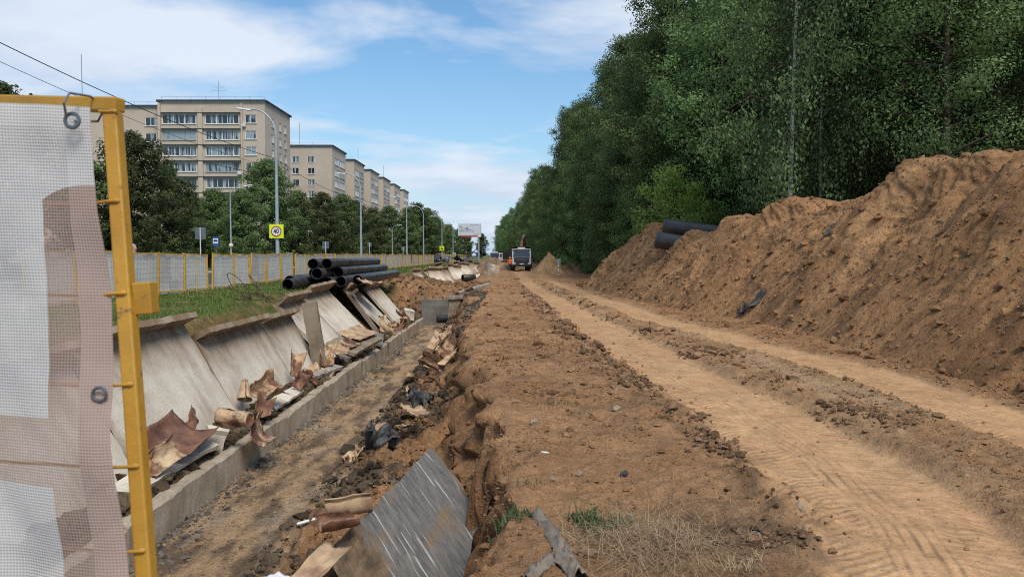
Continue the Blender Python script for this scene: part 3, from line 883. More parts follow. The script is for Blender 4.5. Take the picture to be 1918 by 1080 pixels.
def slab(yc, W, bot, lean, Lp, label, mat='conc', yaw=0, roll=0, seed=1, **k):
    """bot: (x, z) of the lower edge; lean: degrees back from vertical; roll: end-to-end tilt"""
    me = slab_mesh(W, Lp, seed=seed, **k); me.materials.append(M[mat])
    o = link('concrete_slab', me, None, (bot[0], yc, bot[1]))
    o.rotation_mode = 'XYZ'
    Rm = Matrix.Rotation(R(yaw), 3, 'Z') @ Matrix.Rotation(R(roll), 3, 'X') @ Matrix.Rotation(R(-lean), 3, 'Y')
    o.rotation_euler = Rm.to_euler()
    return tag(o, label, 'concrete slab', 'tipped concrete channel slabs along the trench')
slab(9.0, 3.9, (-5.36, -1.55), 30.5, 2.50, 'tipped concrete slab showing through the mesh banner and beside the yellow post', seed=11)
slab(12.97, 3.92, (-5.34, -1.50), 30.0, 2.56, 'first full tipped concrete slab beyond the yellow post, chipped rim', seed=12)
slab(17.0, 3.95, (-5.32, -1.66), 29.0, 2.34, 'second tipped concrete slab beyond the yellow post, brown stain and painted shade under rim', seed=13)
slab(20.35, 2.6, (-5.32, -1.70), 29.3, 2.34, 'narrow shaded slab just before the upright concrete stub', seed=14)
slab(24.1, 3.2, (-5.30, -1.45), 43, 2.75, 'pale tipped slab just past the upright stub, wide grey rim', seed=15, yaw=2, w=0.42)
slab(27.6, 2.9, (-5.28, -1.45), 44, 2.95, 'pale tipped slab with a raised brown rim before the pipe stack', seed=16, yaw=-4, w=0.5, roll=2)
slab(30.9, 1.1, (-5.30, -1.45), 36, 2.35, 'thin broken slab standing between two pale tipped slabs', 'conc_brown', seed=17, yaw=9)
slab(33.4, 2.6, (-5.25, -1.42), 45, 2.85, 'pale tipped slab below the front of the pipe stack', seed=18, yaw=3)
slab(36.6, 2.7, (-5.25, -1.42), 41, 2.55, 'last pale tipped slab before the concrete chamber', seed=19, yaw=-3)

# the long low wall of the old channel, cast in sections
cw = thing('channel_wall', 'long low concrete channel wall on the left edge of the trench floor', 'wall', (KERB_X, 0, 0))
yy = 6.2; i = 0
r_ = random.Random(4)
while yy < 40.4:
    L = min(2.96, 40.5 - yy)
    n = max(2, int(L / 0.12))
    mb = MB()
    ys = np.linspace(0, L, n + 1)
    prof = [(0, FLOOR_Z - 0.15), (0, FLOOR_Z + 0.2), (0, KERB_TOP - 0.02), (-0.03, KERB_TOP), (-0.11, KERB_TOP + 0.005), (-0.2, KERB_TOP), (-0.2, FLOOR_Z - 0.1)]
    V = []
    for y in ys:
        for k, (x, z) in enumerate(prof):
            jz = 0.028 * float(noise2((yy + y) * 2.3, k * 0.4, 311)) + 0.02 * float(noise2((yy + y) * 6.3, k * 1.3, 312)) if k in (2, 3, 4, 5) else 0
            if k in (2, 3): jz -= 0.06 * max(0.0, float(noise2((yy + y) * 1.1, 0.5, 317)) - 0.1)
            jx = 0.012 * float(noise2((yy + y) * 3, k * 2.1, 313))
            V.append((x + jx + 0.012 * math.sin(i * 2.3), yy + y, z + jz + 0.02 * math.sin(i * 1.7)))
    p = len(prof); F = []
    for a in range(n):
        for k in range(p - 1):
            F.append((a * p + k, a * p + k + 1, (a + 1) * p + k + 1, (a + 1) * p + k))
    F.append(tuple(range(p - 1, -1, -1))); F.append(tuple(n * p + k for k in range(p)))
    mb.add(V, F)
    mb.build('wall_section', M['conc_wall'], cw)
    yy += L + 0.022; i += 1

# chamber wall across the end of the trench, with its pipe and muddy pier
def rough_block(name, mat, c, d, label, cat, rot=(0, 0, 0), seg_=0.18, amp=0.02, seed=1, group=None, parent=None):
    bm = bmesh.new()
    bmesh.ops.create_cube(bm, size=1.0)
    bmesh.ops.scale(bm, vec=d, verts=bm.verts)
    mx_ = max(d)
    bmesh.ops.subdivide_edges(bm, edges=[e for e in bm.edges if e.calc_length() > mx_ * 0.6], cuts=max(1, min(16, int(mx_ / seg_))), use_grid_fill=True)
    bmesh.ops.subdivide_edges(bm, edges=[e for e in bm.edges if e.calc_length() > seg_ * 1.5], cuts=2, use_grid_fill=True)
    P = np.array([v.co[:] for v in bm.verts])
    dx = noise2(P[:, 0] * 4 + P[:, 2] * 3 + seed, P[:, 1] * 4, 321); dz = noise2(P[:, 0] * 4 + seed, P[:, 1] * 4 + P[:, 2] * 3, 322); dy = noise2(P[:, 1] * 4 + seed, P[:, 2] * 5 + 3, 323)
    for v, a, b, cc_ in zip(bm.verts, dx, dy, dz):
        v.co += Vector((a, b, cc_)) * amp
    me = bpy.data.meshes.new(name); bm.to_mesh(me); bm.free()
    me.materials.append(M[mat] if isinstance(mat, str) else mat)
    o = link(name, me, parent, c, rot)
    if label:
        tag(o, label, cat, group)
    return o
rough_block('chamber_wall', 'conc_dark', (-4.0, 41.2, -1.15), (1.95, 0.5, 1.45), 'dark damp concrete chamber wall closing the end of the trench', 'wall', (0, 0, R(2)), 0.25, 0.03, 3)
rough_block('pier', 'conc_brown', (-2.98, 38.7, -1.06), (0.62, 0.8, 1.7), 'mud-coated square pier beside the dark chamber wall', 'pier', (0, 0, R(4)), 0.2, 0.03, 5)
rough_block('cover_slab', 'conc_brown', (-2.92, 38.7, -0.16), (0.92, 1.0, 0.12), 'muddy flat slab capping the square pier', 'slab', (R(2), R(-3), R(4)), 0.2, 0.03, 6)
def pipe_mesh(L, r, wall=0.03, n=28, name='pipe'):
    mb = MB()
    prof = [(r - wall, 0.0), (r - wall, 0.0), (r - 0.004, 0.0), (r, 0.006), (r, L - 0.006), (r - 0.004, L), (r - wall, L), (r - wall, 0.0)]
    V = []; F = []
    for rr, h in prof[1:]:
        for k in range(n):
            a = 2 * math.pi * k / n
            V.append((rr * math.cos(a), h, rr * math.sin(a)))
    mcnt = len(prof) - 1
    for i_ in range(mcnt - 1):
        mb.cur = 1 if i_ == mcnt - 2 else 0
        pass
    mb.v = V
    for i_ in range(mcnt - 1):
        for k in range(n):
            k2 = (k + 1) % n
            mb.f.append((i_ * n + k, i_ * n + k2, (i_ + 1) * n + k2, (i_ + 1) * n + k)); mb.m.append(1 if i_ == mcnt - 2 else 0)
    return mb.mesh(name, [M['black_pipe'], M['pipe_in']], True)
# short pipe coming out of the chamber
pm = pipe_mesh(1.3, 0.22)
o = link('pipe', pm, None, (-4.05, 39.9, -1.40), (0, 0, R(-84)))
tag(o, 'short black pipe stub lying in front of the dark chamber wall', 'pipe')
# pale plank resting on the pier
o = MB().box((0, 0, 0), (2.0, 0.28, 0.14)).build('plank', M['wood'], None, False, (-2.15, 42.4, 0.12), (R(8), R(-14), R(28)), 0.01)
tag(o, 'pale grey beam lying on the soil behind the muddy pier', 'beam')

# ------------------------------------------------------------------ stack of black pipes on the turf
PIPES = [(-9.95, .87, 33.4), (-9.35, .88, 35.2), (-8.62, .88, 28.7), (-8.12, .87, 32.4), (-7.66, .88, 31.0), (-7.2, .90, 31.4), (-6.74, .92, 32.6),
         (-8.36, 1.26, 31.6), (-7.89, 1.26, 30.2), (-7.43, 1.27, 32.0), (-7.66, 1.65, 30.9), (-8.12, 1.64, 30.5)]
PLAB = ['outermost black pipe, lowest and nearest the mesh fence', 'black pipe on the grass, second from the mesh fence', 'black pipe at ground level whose open end juts out farthest',
        'black pipe in the bottom row behind the jutting pipe', 'black pipe in the bottom row under the middle of the stack', 'black bottom pipe next to last on the trench side of the stack', 'lowest black pipe on the trench side, behind the tan scraps',
        'black middle-row pipe nearest the mesh fence', 'black middle-row pipe under the topmost pair', 'black middle-row pipe on the trench side with a dark scrap on it',
        'upper black pipe on the trench side of the stack', 'topmost black pipe of the stack']
pm = pipe_mesh(11.4, 0.228, 0.022)
for (x, z, y), lb in zip(PIPES, PLAB):
    o = link('pipe', pm, None, (x, y, z), (R(random.uniform(-.15, .15)), R(random.uniform(0, 360)), R(random.uniform(-0.5, 0.5) + (0.9 if x < -9 else 0))))
    tag(o, lb, 'pipe', 'stack of black pipes on the turf')
# two big pipes on the heap
pm2 = pipe_mesh(4.2, 0.40, 0.05)
def heap_pipe(px, py, Y, yaw, dip, label):
    p = at(px, py, Y)
    o = link('pipe', pm2, None, p, (R(dip), 0, R(yaw)))
    tag(o, label, 'pipe', 'two large black pipes on the soil heap')
heap_pipe(1229, 449, 36.0, -108, -9, 'lower of the two large black pipes half buried in the soil heap')
heap_pipe(1243, 424, 37.6, -108, -8, 'upper of the two large black pipes half buried in the soil heap')

# ------------------------------------------------------------------ broken concrete, sheets and scraps by the channel wall
rough_block('concrete_stub', 'conc_brown', (-5.62, 21.35, -0.48), (0.40, 0.36, 2.3), 'upright brown concrete stub standing between the tipped slabs', 'concrete stub', (R(-2), R(-9), R(10)), 0.25, 0.03, 9)
rough_block('concrete_strip', 'conc', (-5.22, 11.2, -1.18), (0.34, 2.7, 0.07), 'long broken concrete strip propped on the channel wall beside the yellow post', 'concrete strip', (R(1.5), R(22), R(-3)), 0.2, 0.02, 10)
rough_block('concrete_chunk', 'conc', (-5.12, 12.75, -1.16), (0.34, 0.14, 0.40), 'small upright concrete chunk with a slot on the channel wall', 'concrete chunk', (R(10), R(18), R(25)), 0.12, 0.03, 11)
rough_block('concrete_strip', 'conc', (-5.16, 16.6, -1.22), (0.32, 2.3, 0.06), 'narrow concrete strip under the folded brown sheets', 'concrete strip', (R(1), R(16), R(-2)), 0.2, 0.02, 12)
rough_block('concrete_strip', 'wood', (-5.13, 20.6, -1.2), (0.26, 2.1, 0.08), 'grey splintered strip at the foot of the upright stub', 'concrete strip', (R(-2), R(12), R(-5)), 0.2, 0.02, 13)
rough_block('broken_slab', 'conc_brown', (-5.2, 24.7, -0.86), (1.0, 2.6, 0.11), 'flat broken slab lying across the channel wall, muddy underside', 'concrete slab', (R(5), R(20), R(-8)), 0.2, 0.025, 14)
rough_block('broken_slab', 'conc_dark', (-5.18, 27.9, -1.1), (0.7, 1.7, 0.09), 'small dark broken slab lying beyond the flat muddy slab', 'concrete slab', (R(7), R(14), R(10)), 0.2, 0.025, 15)
rough_block('concrete_chunk', 'conc', (-5.3, 38.2, -1.0), (0.5, 0.9, 0.45), 'pale block of concrete on the channel wall near the chamber', 'concrete chunk', (R(4), R(10), R(15)), 0.15, 0.04, 16)
rough_block('concrete_tube', 'conc_dark', (-5.25, 24.0, -1.28), (0.34, 1.9, 0.30), 'grey lagged log under the flat broken slab', 'lagging', (0, R(20), R(-3)), 0.15, 0.05, 17)

def curled(name, size, curl, mat, loc, rot, label, seed=1, crumple=0.06, cone=0.0, group=None, cat='insulation sheet', thick=0.012):
    """a stiff sheet, size (w, l), rolled by curl radians over its width"""
    n, m = 16, 14
    w, l = size
    u = np.linspace(-0.5, 0.5, n); v = np.linspace(0, 1, m)
    U, Vv = np.meshgrid(u, v)
    a = U * curl
    rad = w / max(abs(curl), 1e-3) * (1 + cone * (Vv - 0.5))
    X = rad * np.sin(a); Z = rad * (1 - np.cos(a)); Y = (Vv - 0.5) * l
    edge = 1 + 0.0 * U
    Y = Y + 0.05 * l * noise2(U * 3 + seed, Vv * 0.5 + seed, 331) * (np.abs(Vv - 0.5) * 2) ** 2
    X = X + crumple * fbm(U * 2.2 + seed, Vv * 2.4, 3, 333); Z = Z + crumple * 1.6 * fbm(U * 2.5 + 7, Vv * 2.1 + seed, 3, 334)
    P = np.stack([X, Y, Z], -1).reshape(-1, 3)
    idx = np.arange(n * m).reshape(m, n)
    F = np.stack([idx[:-1, :-1], idx[:-1, 1:], idx[1:, 1:], idx[1:, :-1]], -1).reshape(-1, 4)
    me = mesh_np(name, P, F, M[mat], True)
    o = link(name, me, None, loc, [R(q) for q in rot])
    s = o.modifiers.new('thickness', 'SOLIDIFY'); s.thickness = thick; s.offset = 0
    return tag(o, label, cat, group)
G = 'old insulation sheets torn off the heating pipes'
SH = [
 # px, py, Y, size, curl, mat, rot, label, seed, cone
 (332, 822, 11.9, (1.2, 1.6), 1.5, 'sheet_dark', (6, 20, 4), 'large dark brown glossy sheet sagging against the first slab', 21, 0, .05),
 (300, 850, 10.9, (0.55, 0.8), 1.8, 'sheet', (30, 60, 10), 'upright brown flap beside the yellow post', 22, 0, .06),
 (438, 792, 12.9, (0.95, 0.75), 4.6, 'sheet', (0, 10, 75), 'tan rolled sheet lying across the channel wall', 23, .2, .03),
 (360, 783, 12.9, (0.5, 0.7), 2.4, 'sheet_dark', (20, -40, 20), 'rust brown upturned flap behind the tan roll', 30, 0, .05),
 (482, 805, 13.4, (0.75, 1.15), 1.6, 'sheet', (0, 62, 8), 'tan and brown sheet draped down over the channel wall', 24, .3, .06),
 (456, 728, 15.3, (0.75, 0.55), 4.9, 'sheet_pale', (62, 10, 30), 'pale tan cone-shaped roll leaning on the second slab', 25, -.9, .02),
 (505, 730, 15.7, (1.0, 0.9), 2.6, 'sheet', (15, 20, -20), 'brown and tan folded sheet beside the cone-shaped roll', 26, .2, .10),
 (490, 757, 14.9, (0.6, 0.6), 2.2, 'sheet_dark', (40, 30, 30), 'red brown creased scrap below the folded sheet', 27, .2, .07),
 (556, 680, 18.4, (0.7, 0.8), 3.0, 'sheet', (50, 10, 15), 'standing brown sheet folded like a tent', 28, .5, .05),
 (566, 710, 17.6, (0.5, 0.5), 2.4, 'sheet_dark', (60, 20, -15), 'dark brown folded scrap at the channel wall', 29, .2, .06),
 (612, 662, 21.3, (0.6, 0.8), 1.8, 'sheet', (62, 5, 20), 'tan sheet leaning beside the upright stub', 31, .3, .08),
 (638, 652, 22.4, (0.6, 0.9), 1.2, 'sheet_pale', (12, 25, 10), 'tan scrap lying beyond the upright stub', 32, 0, .08),
 (672, 622, 25.3, (1.0, 1.9), 0.5, 'sheet_pale', (4, 18, -12), 'broad tan sheet lying on the flat broken slab', 33, 0, .05),
 (655, 640, 24.0, (0.6, 1.2), 0.8, 'sheet', (2, 30, -5), 'tan strip on the near end of the flat broken slab', 34, 0, .05),
 (717, 604, 30.5, (0.4, 0.9), 1.2, 'sheet', (60, 0, 20), 'tan sheet standing between the far slabs', 35, .2, .06),
 (730, 620, 28.6, (0.7, 0.7), 3.6, 'sheet_pale', (10, 10, 50), 'pale tan curl on the channel wall', 36, .3, .05),
 (752, 590, 35.0, (0.7, 0.8), 3.0, 'sheet', (15, 10, 40), 'brown curl near the far end of the channel wall', 37, .3, .06),
 (692, 527, 32.5, (1.3, 2.2), 0.7, 'sheet_pale', (0, 8, 10), 'tan crumpled sheets lying on the rim by the pipe stack', 38, 0, .16),
 (842, 655, 19.8, (1.0, 1.5), 2.8, 'sheet', (8, 14, -6), 'brown and tan curved sheet on the rubble below the soil bank', 41, .2, .06),
 (850, 668, 18.6, (0.55, 1.3), 2.0, 'sheet_pale', (10, -20, -25), 'narrow tan curl at the foot of the soil bank', 42, .3, .04),
 (808, 683, 18.3, (0.6, 0.7), 2.8, 'sheet', (20, -10, 60), 'amber curl at the edge of the trench floor', 43, .3, .04),
 (830, 640, 21.5, (0.6, 1.2), 2.4, 'sheet_dark', (10, 20, 10), 'dark brown curl on the rubble near the chamber', 44, .2, .05),
 (816, 636, 22.4, (0.45, 1.0), 2.2, 'sheet', (30, 10, -10), 'upright brown strip on the rubble near the chamber', 45, .1, .05),
 (775, 765, 13.3, (0.55, 0.6), 1.0, 'sheet_pale', (6, 10, 25), 'pale flat scrap lying on the dark rubble', 46, 0, .06),
 (655, 952, 8.35, (0.6, 0.62), 3.9, 'sheet_pale', (4, 4, -76), 'pale tan roll tucked behind the leaning grey slab', 47, 0, .02),
 (632, 978, 8.1, (0.5, 0.5), 3.0, 'sheet_dark', (0, 10, -60), 'dark brown roll under the pale roll behind the leaning slab', 48, 0, .03),
 (598, 1050, 6.9, (0.34, 0.85), 0.7, 'sheet_pale', (8, 6, -16), 'broad tan strip at the bottom beside the leaning slab', 49, 0, .03),
 (525, 1078, 7.4, (0.30, 0.40), 0.5, 'white_plastic', (5, 10, 60), 'white board scrap at the bottom edge of the trench', 50, 0, .02),
]
for px, py, Y, size, curl, mat, rot, lb, sd, cone, cr in SH:
    curled('insulation_sheet', (size[0] * .82, size[1] * .82), curl * 1.25, mat, at(px, py, Y) - Vector((0, 0, .05)), rot, lb, sd, cr * .5, cone, G)
# smaller torn scraps, alike
r2 = np.random.default_rng(77)
for i in range(44):
    if i % 2:
        Y = 16 + 22 * r2.random(); X = r2.uniform(-5.5, -5.1)
    else:
        Y = 13 + 20 * r2.random(); X = r2.uniform(-3.1, -1.9)
    z = float(ground_h(np.array([X]), np.array([Y]))[0]) + 0.07
    curled('sheet_scrap', (r2.uniform(.2, .45) * (1.5 if i % 2 else 1), r2.uniform(.25, .6) * (1.4 if i % 2 else 1)), r2.uniform(.6, 3.2), ['sheet', 'sheet', 'sheet_pale', 'sheet_dark'][i % 4], (X, Y, z),
           (r2.uniform(-25, 35), r2.uniform(-30, 30), r2.uniform(0, 180)), 'small torn brown or tan scrap among the trench rubble', 100 + i, 0.05, 0.2, 'small sheet scraps in the trench rubble', 'scrap')
# black film and white bits
curled('plastic_film', (0.5, 0.42), 1.3, 'film', at(712, 820, 11.6), (10, 15, 30), 'crumpled black plastic film on the rubble', 61, 0.16, 0, None, 'plastic film', 0.004)
curled('plastic_film', (0.45, 0.4), 1.0, 'film', at(786, 748, 14.0), (5, 10, 10), 'torn black film farther up the rubble', 62, 0.14, 0, None, 'plastic film', 0.004)
for i, (px, py, Y, L, a) in enumerate([(575, 950, 10.2, .28, 20), (770, 692, 20.0, .18, 70), (800, 697, 19.5, .16, 100), (724, 763, 15.5, .2, 110)]):
    p = at(px, py, Y)
    p.z = float(ground_h(np.array([p.x]), np.array([p.y]))[0]) + 0.03
    o = MB().box((0, 0, 0), (L, 0.05, 0.02)).build('white_strip', M['white_plastic'], None, False, p, (R(8), R(-10), R(a)), 0.004)
    tag(o, ['white plastic strip lying on the trench floor', 'white strip standing out at the edge of the rubble', 'white fragment beside the amber curl', 'thin white strip among dark rubble'][i], 'plastic strip')

# ------------------------------------------------------------------ grey slab leaning on the bank in front
def plate(P0, e1, e2, t, nu, nv, name, mats, matfn, seed, amp=0.012):
    e1, e2 = np.array(e1, float), np.array(e2, float)
    nrm = np.cross(e1, e2); nrm /= np.linalg.norm(nrm)
    if nrm[2] < 0: nrm = -nrm
    V = []
    for side in (0, 1):
        for j in range(nv + 1):
            for i in range(nu + 1):
                u, v = i / nu, j / nv
                p = np.array(P0) + e1 * u + e2 * v
                ed = min(u, 1 - u, v * 2, (1 - v) * 2)
                p = p + nrm * (amp * float(fbm(u * 5 + seed, v * 7, 3, 341)) - side * t)
                if ed < 0.02:
                    c = np.array(P0) + e1 * .5 + e2 * .5
                    p = p + (c - p) / np.linalg.norm(c - p) * (0.03 * max(0, float(fbm(u * 6 + seed, v * 6, 2, 343)) + 0.3) + (0.012 if side == 0 else 0))
                V.append(p)
    n = (nu + 1) * (nv + 1); F = []; m = []
    def id_(s, i, j): return s * n + j * (nu + 1) + i
    for j in range(nv):
        for i in range(nu):
            F.append((id_(0, i, j), id_(0, i + 1, j), id_(0, i + 1, j + 1), id_(0, i, j + 1))); m.append(matfn(i / nu, j / nv))
            F.append((id_(1, i, j + 1), id_(1, i + 1, j + 1), id_(1, i + 1, j), id_(1, i, j))); m.append(0)
    for i in range(nu):
        F.append((id_(1, i, 0), id_(1, i + 1, 0), id_(0, i + 1, 0), id_(0, i, 0))); m.append(0)
        F.append((id_(0, i, nv), id_(0, i + 1, nv), id_(1, i + 1, nv), id_(1, i, nv))); m.append(0)
    for j in range(nv):
        F.append((id_(0, 0, j), id_(0, 0, j + 1), id_(1, 0, j + 1), id_(1, 0, j))); m.append(0)
        F.append((id_(1, nu, j), id_(1, nu, j + 1), id_(0, nu, j + 1), id_(0, nu, j))); m.append(0)
    me = bpy.data.meshes.new(name)
    me.from_pydata([tuple(p) for p in V], [], F)
    uvl = me.uv_layers.new(name='uv')
    uv = np.zeros((len(me.loops), 2), np.float32)
    L1, L2 = np.linalg.norm(e1), np.linalg.norm(e2)
    for li, l in enumerate(me.loops):
        k = l.vertex_index % n
        uv[li] = ((k % (nu + 1)) / nu * L1, (k // (nu + 1)) / nv * L2)
    uvl.data.foreach_set('uv', uv.ravel())
    for q in mats: me.materials.append(q)
    me.polygons.foreach_set('material_index', m)
    me.update()
    return me
def scraped_mat():
    m, nt, bs, out = newmat('scraped_bitumen_concrete')
    uv = NN(nt, 'ShaderNodeTexCoord').outputs['UV']
    sep_ = NN(nt, 'ShaderNodeSeparateXYZ'); nt.links.new(uv, sep_.inputs[0])
    st = NN(nt, 'ShaderNodeMapping'); st.inputs['Scale'].default_value = (16.0, 1.8, 1); st.inputs['Rotation'].default_value = (0, 0, R(-24)); nt.links.new(uv, st.inputs[0])
    f = nnoise(nt, st.outputs[0], 1.6, 10, 0.75)
    col = nramp(nt, f, [(0.30, (.08, .079, .077)), (0.45, (.14, .133, .124)), (0.60, (.21, .19, .168)), (0.75, (.29, .235, .175))])
    # white scratches
    st2 = NN(nt, 'ShaderNodeMapping'); st2.inputs['Scale'].default_value = (34, 1.0, 1); st2.inputs['Rotation'].default_value = (0, 0, R(-26)); nt.links.new(uv, st2.inputs[0])
    s = nnoise(nt, st2.outputs[0], 1.0, 1.5, 0.5)
    sc = nmath(nt, 'MULTIPLY', nmath(nt, 'SUBTRACT', s, 0.64), 30, True)
    col = nmix(nt, nmath(nt, 'MULTIPLY', sc, 0.85), col, (.50, .49, .46))
    # mud caking the lower left third
    edge_ = nmath(nt, 'ADD', sep_.outputs[0], nmath(nt, 'MULTIPLY', nnoise(nt, uv, 2.4, 5), 0.55))
    edge_ = nmath(nt, 'ADD', edge_, nmath(nt, 'MULTIPLY', sep_.outputs[1], -0.02))
    mud = nmath(nt, 'MULTIPLY', nmath(nt, 'SUBTRACT', 0.86, edge_), 7, True)
    mcol = nramp(nt, nnoise(nt, uv, 6, 6), [(0.35, (.10, .075, .05)), (0.65, (.24, .165, .10))])
    col = nmix(nt, mud, col, mcol)
    b = nnoise(nt, uv, 1.7, 5, 0.6)
    col = nmix(nt, nmath(nt, 'MULTIPLY', nmath(nt, 'SUBTRACT', b, 0.53), 6, True), col, (.22, .15, .09))
    nt.links.new(col, bs.inputs['Base Color'])
    bs.inputs['Roughness'].default_value = 0.88
    bs.inputs['Specular IOR Level'].default_value = 0.18
    h = nmath(nt, 'ADD', nmath(nt, 'MULTIPLY', f, 0.012), nmath(nt, 'MULTIPLY', nnoise(nt, uv, 45, 5), 0.006))
    nt.links.new(nbump(nt, h, 1.0), bs.inputs['Normal'])
    return m
M['scraped'] = scraped_mat()
Pl, Pt = np.array(at(608, 1036, 8.3)), np.array(at(806, 836, 8.5))
Pr = np.array(at(905, 965, 7.63))
e1 = Pt - Pl
e2 = Pr - Pt
e2 = e2 - e1 * (e2 @ e1) / (e1 @ e1)
e2 = e2 / np.linalg.norm(e2) * 2.0
me = plate(Pl, e1, e2, 0.13, 22, 34, 'concrete_slab', [M['conc_brown'], M['scraped']], lambda u, v: 1, 5)
tag(link('concrete_slab', me), 'big dark grey scraped concrete slab leaning against the bank in front', 'concrete slab')

# ------------------------------------------------------------------ trees
def leaf_mat(name, c_dark, c_light, trans=0.42, rough=0.55):
    m, nt, bs, out = newmat(name)
    a = NN(nt, 'ShaderNodeAttribute'); a.attribute_name = 'tint'
    oi = NN(nt, 'ShaderNodeObjectInfo').outputs['Random']
    f = nmath(nt, 'ADD', nmath(nt, 'MULTIPLY', a.outputs['Fac'], 0.8), nmath(nt, 'MULTIPLY', oi, 0.2))
    col = nramp(nt, f, [(0.0, c_dark), (1.0, c_light)])
    hs = NN(nt, 'ShaderNodeHueSaturation')
    nt.links.new(nmath(nt, 'MULTIPLY_ADD', oi, 0.05, c=0.47), hs.inputs['Hue'])
    nt.links.new(nmath(nt, 'MULTIPLY_ADD', oi, 0.85, c=0.72), hs.inputs['Value'])
    nt.links.new(col, hs.inputs['Color'])
    nt.links.new(hs.outputs[0], bs.inputs['Base Color'])
    bs.inputs['Roughness'].default_value = rough
    bs.inputs['Specular IOR Level'].default_value = 0.25
    tr = NN(nt, 'ShaderNodeBsdfTranslucent'); nt.links.new(hs.outputs[0], tr.inputs[0])
    mxs = NN(nt, 'ShaderNodeMixShader'); mxs.inputs[0].default_value = trans
    nt.links.new(bs.outputs[0], mxs.inputs[1]); nt.links.new(tr.outputs[0], mxs.inputs[2])
    nt.links.new(mxs.outputs[0], out.inputs['Surface'])
    return m
M['leaf_forest'] = leaf_mat('forest_leaves', (.042, .072, .024), (.180, .255, .090))
M['leaf_birch'] = leaf_mat('birch_leaves', (.048, .074, .030), (.150, .195, .080))
M['leaf_edge'] = leaf_mat('edge_leaves', (.046, .082, .024), (.180, .262, .082))
M['leaf_young'] = leaf_mat('young_ash_leaves', (.10, .18, .035), (.24, .34, .08), 0.5)
M['leaf_street'] = leaf_mat('street_tree_leaves', (.038, .060, .020), (.150, .198, .068))
M['needle'] = leaf_mat('juniper_needles', (.022, .045, .020), (.062, .100, .044), 0.15)
M['bark'] = simple('dark_bark', (.055, .043, .032), (.10, .082, .062), 4, 0.95, 0, 0.03, 9, 0.1)
def birch_bark():
    m, nt, bs, out = newmat('birch_bark')
    v = objvec(nt)
    mp_ = NN(nt, 'ShaderNodeMapping'); mp_.inputs['Scale'].default_value = (2.2, 2.2, 5.0); nt.links.new(v, mp_.inputs[0])
    f = nnoise(nt, mp_.outputs[0], 1.5, 5, 0.7)
    col = nramp(nt, f, [(0.40, (.04, .036, .032)), (0.47, (.42, .40, .36)), (0.7, (.58, .56, .52))])
    nt.links.new(col, bs.inputs['Base Color']); bs.inputs['Roughness'].default_value = 0.8
    return m
M['birch_bark'] = birch_bark()

def leaf_geo(C, Nrm, size, r, aspect=0.55, tang=None):
    n = len(C)
    rnd = r.normal(size=(n, 3))
    if tang is None:
        t = rnd - Nrm * np.sum(rnd * Nrm, 1, keepdims=True)
    else:
        t = tang + 0.35 * rnd; t = t - Nrm * np.sum(t * Nrm, 1, keepdims=True)
    t /= np.linalg.norm(t, axis=1, keepdims=True) + 1e-9
    b = np.cross(Nrm, t)
    l = (size * r.uniform(0.65, 1.35, n))[:, None]
    w = l * aspect
    V = np.stack([C - t * l * 0.5, C + b * w * 0.5 - t * l * 0.05, C + t * l * 0.5 - Nrm * l * 0.12, C - b * w * 0.5 - t * l * 0.05], 1).reshape(-1, 3)
    F = np.arange(n * 4).reshape(-1, 4)
    return V, F

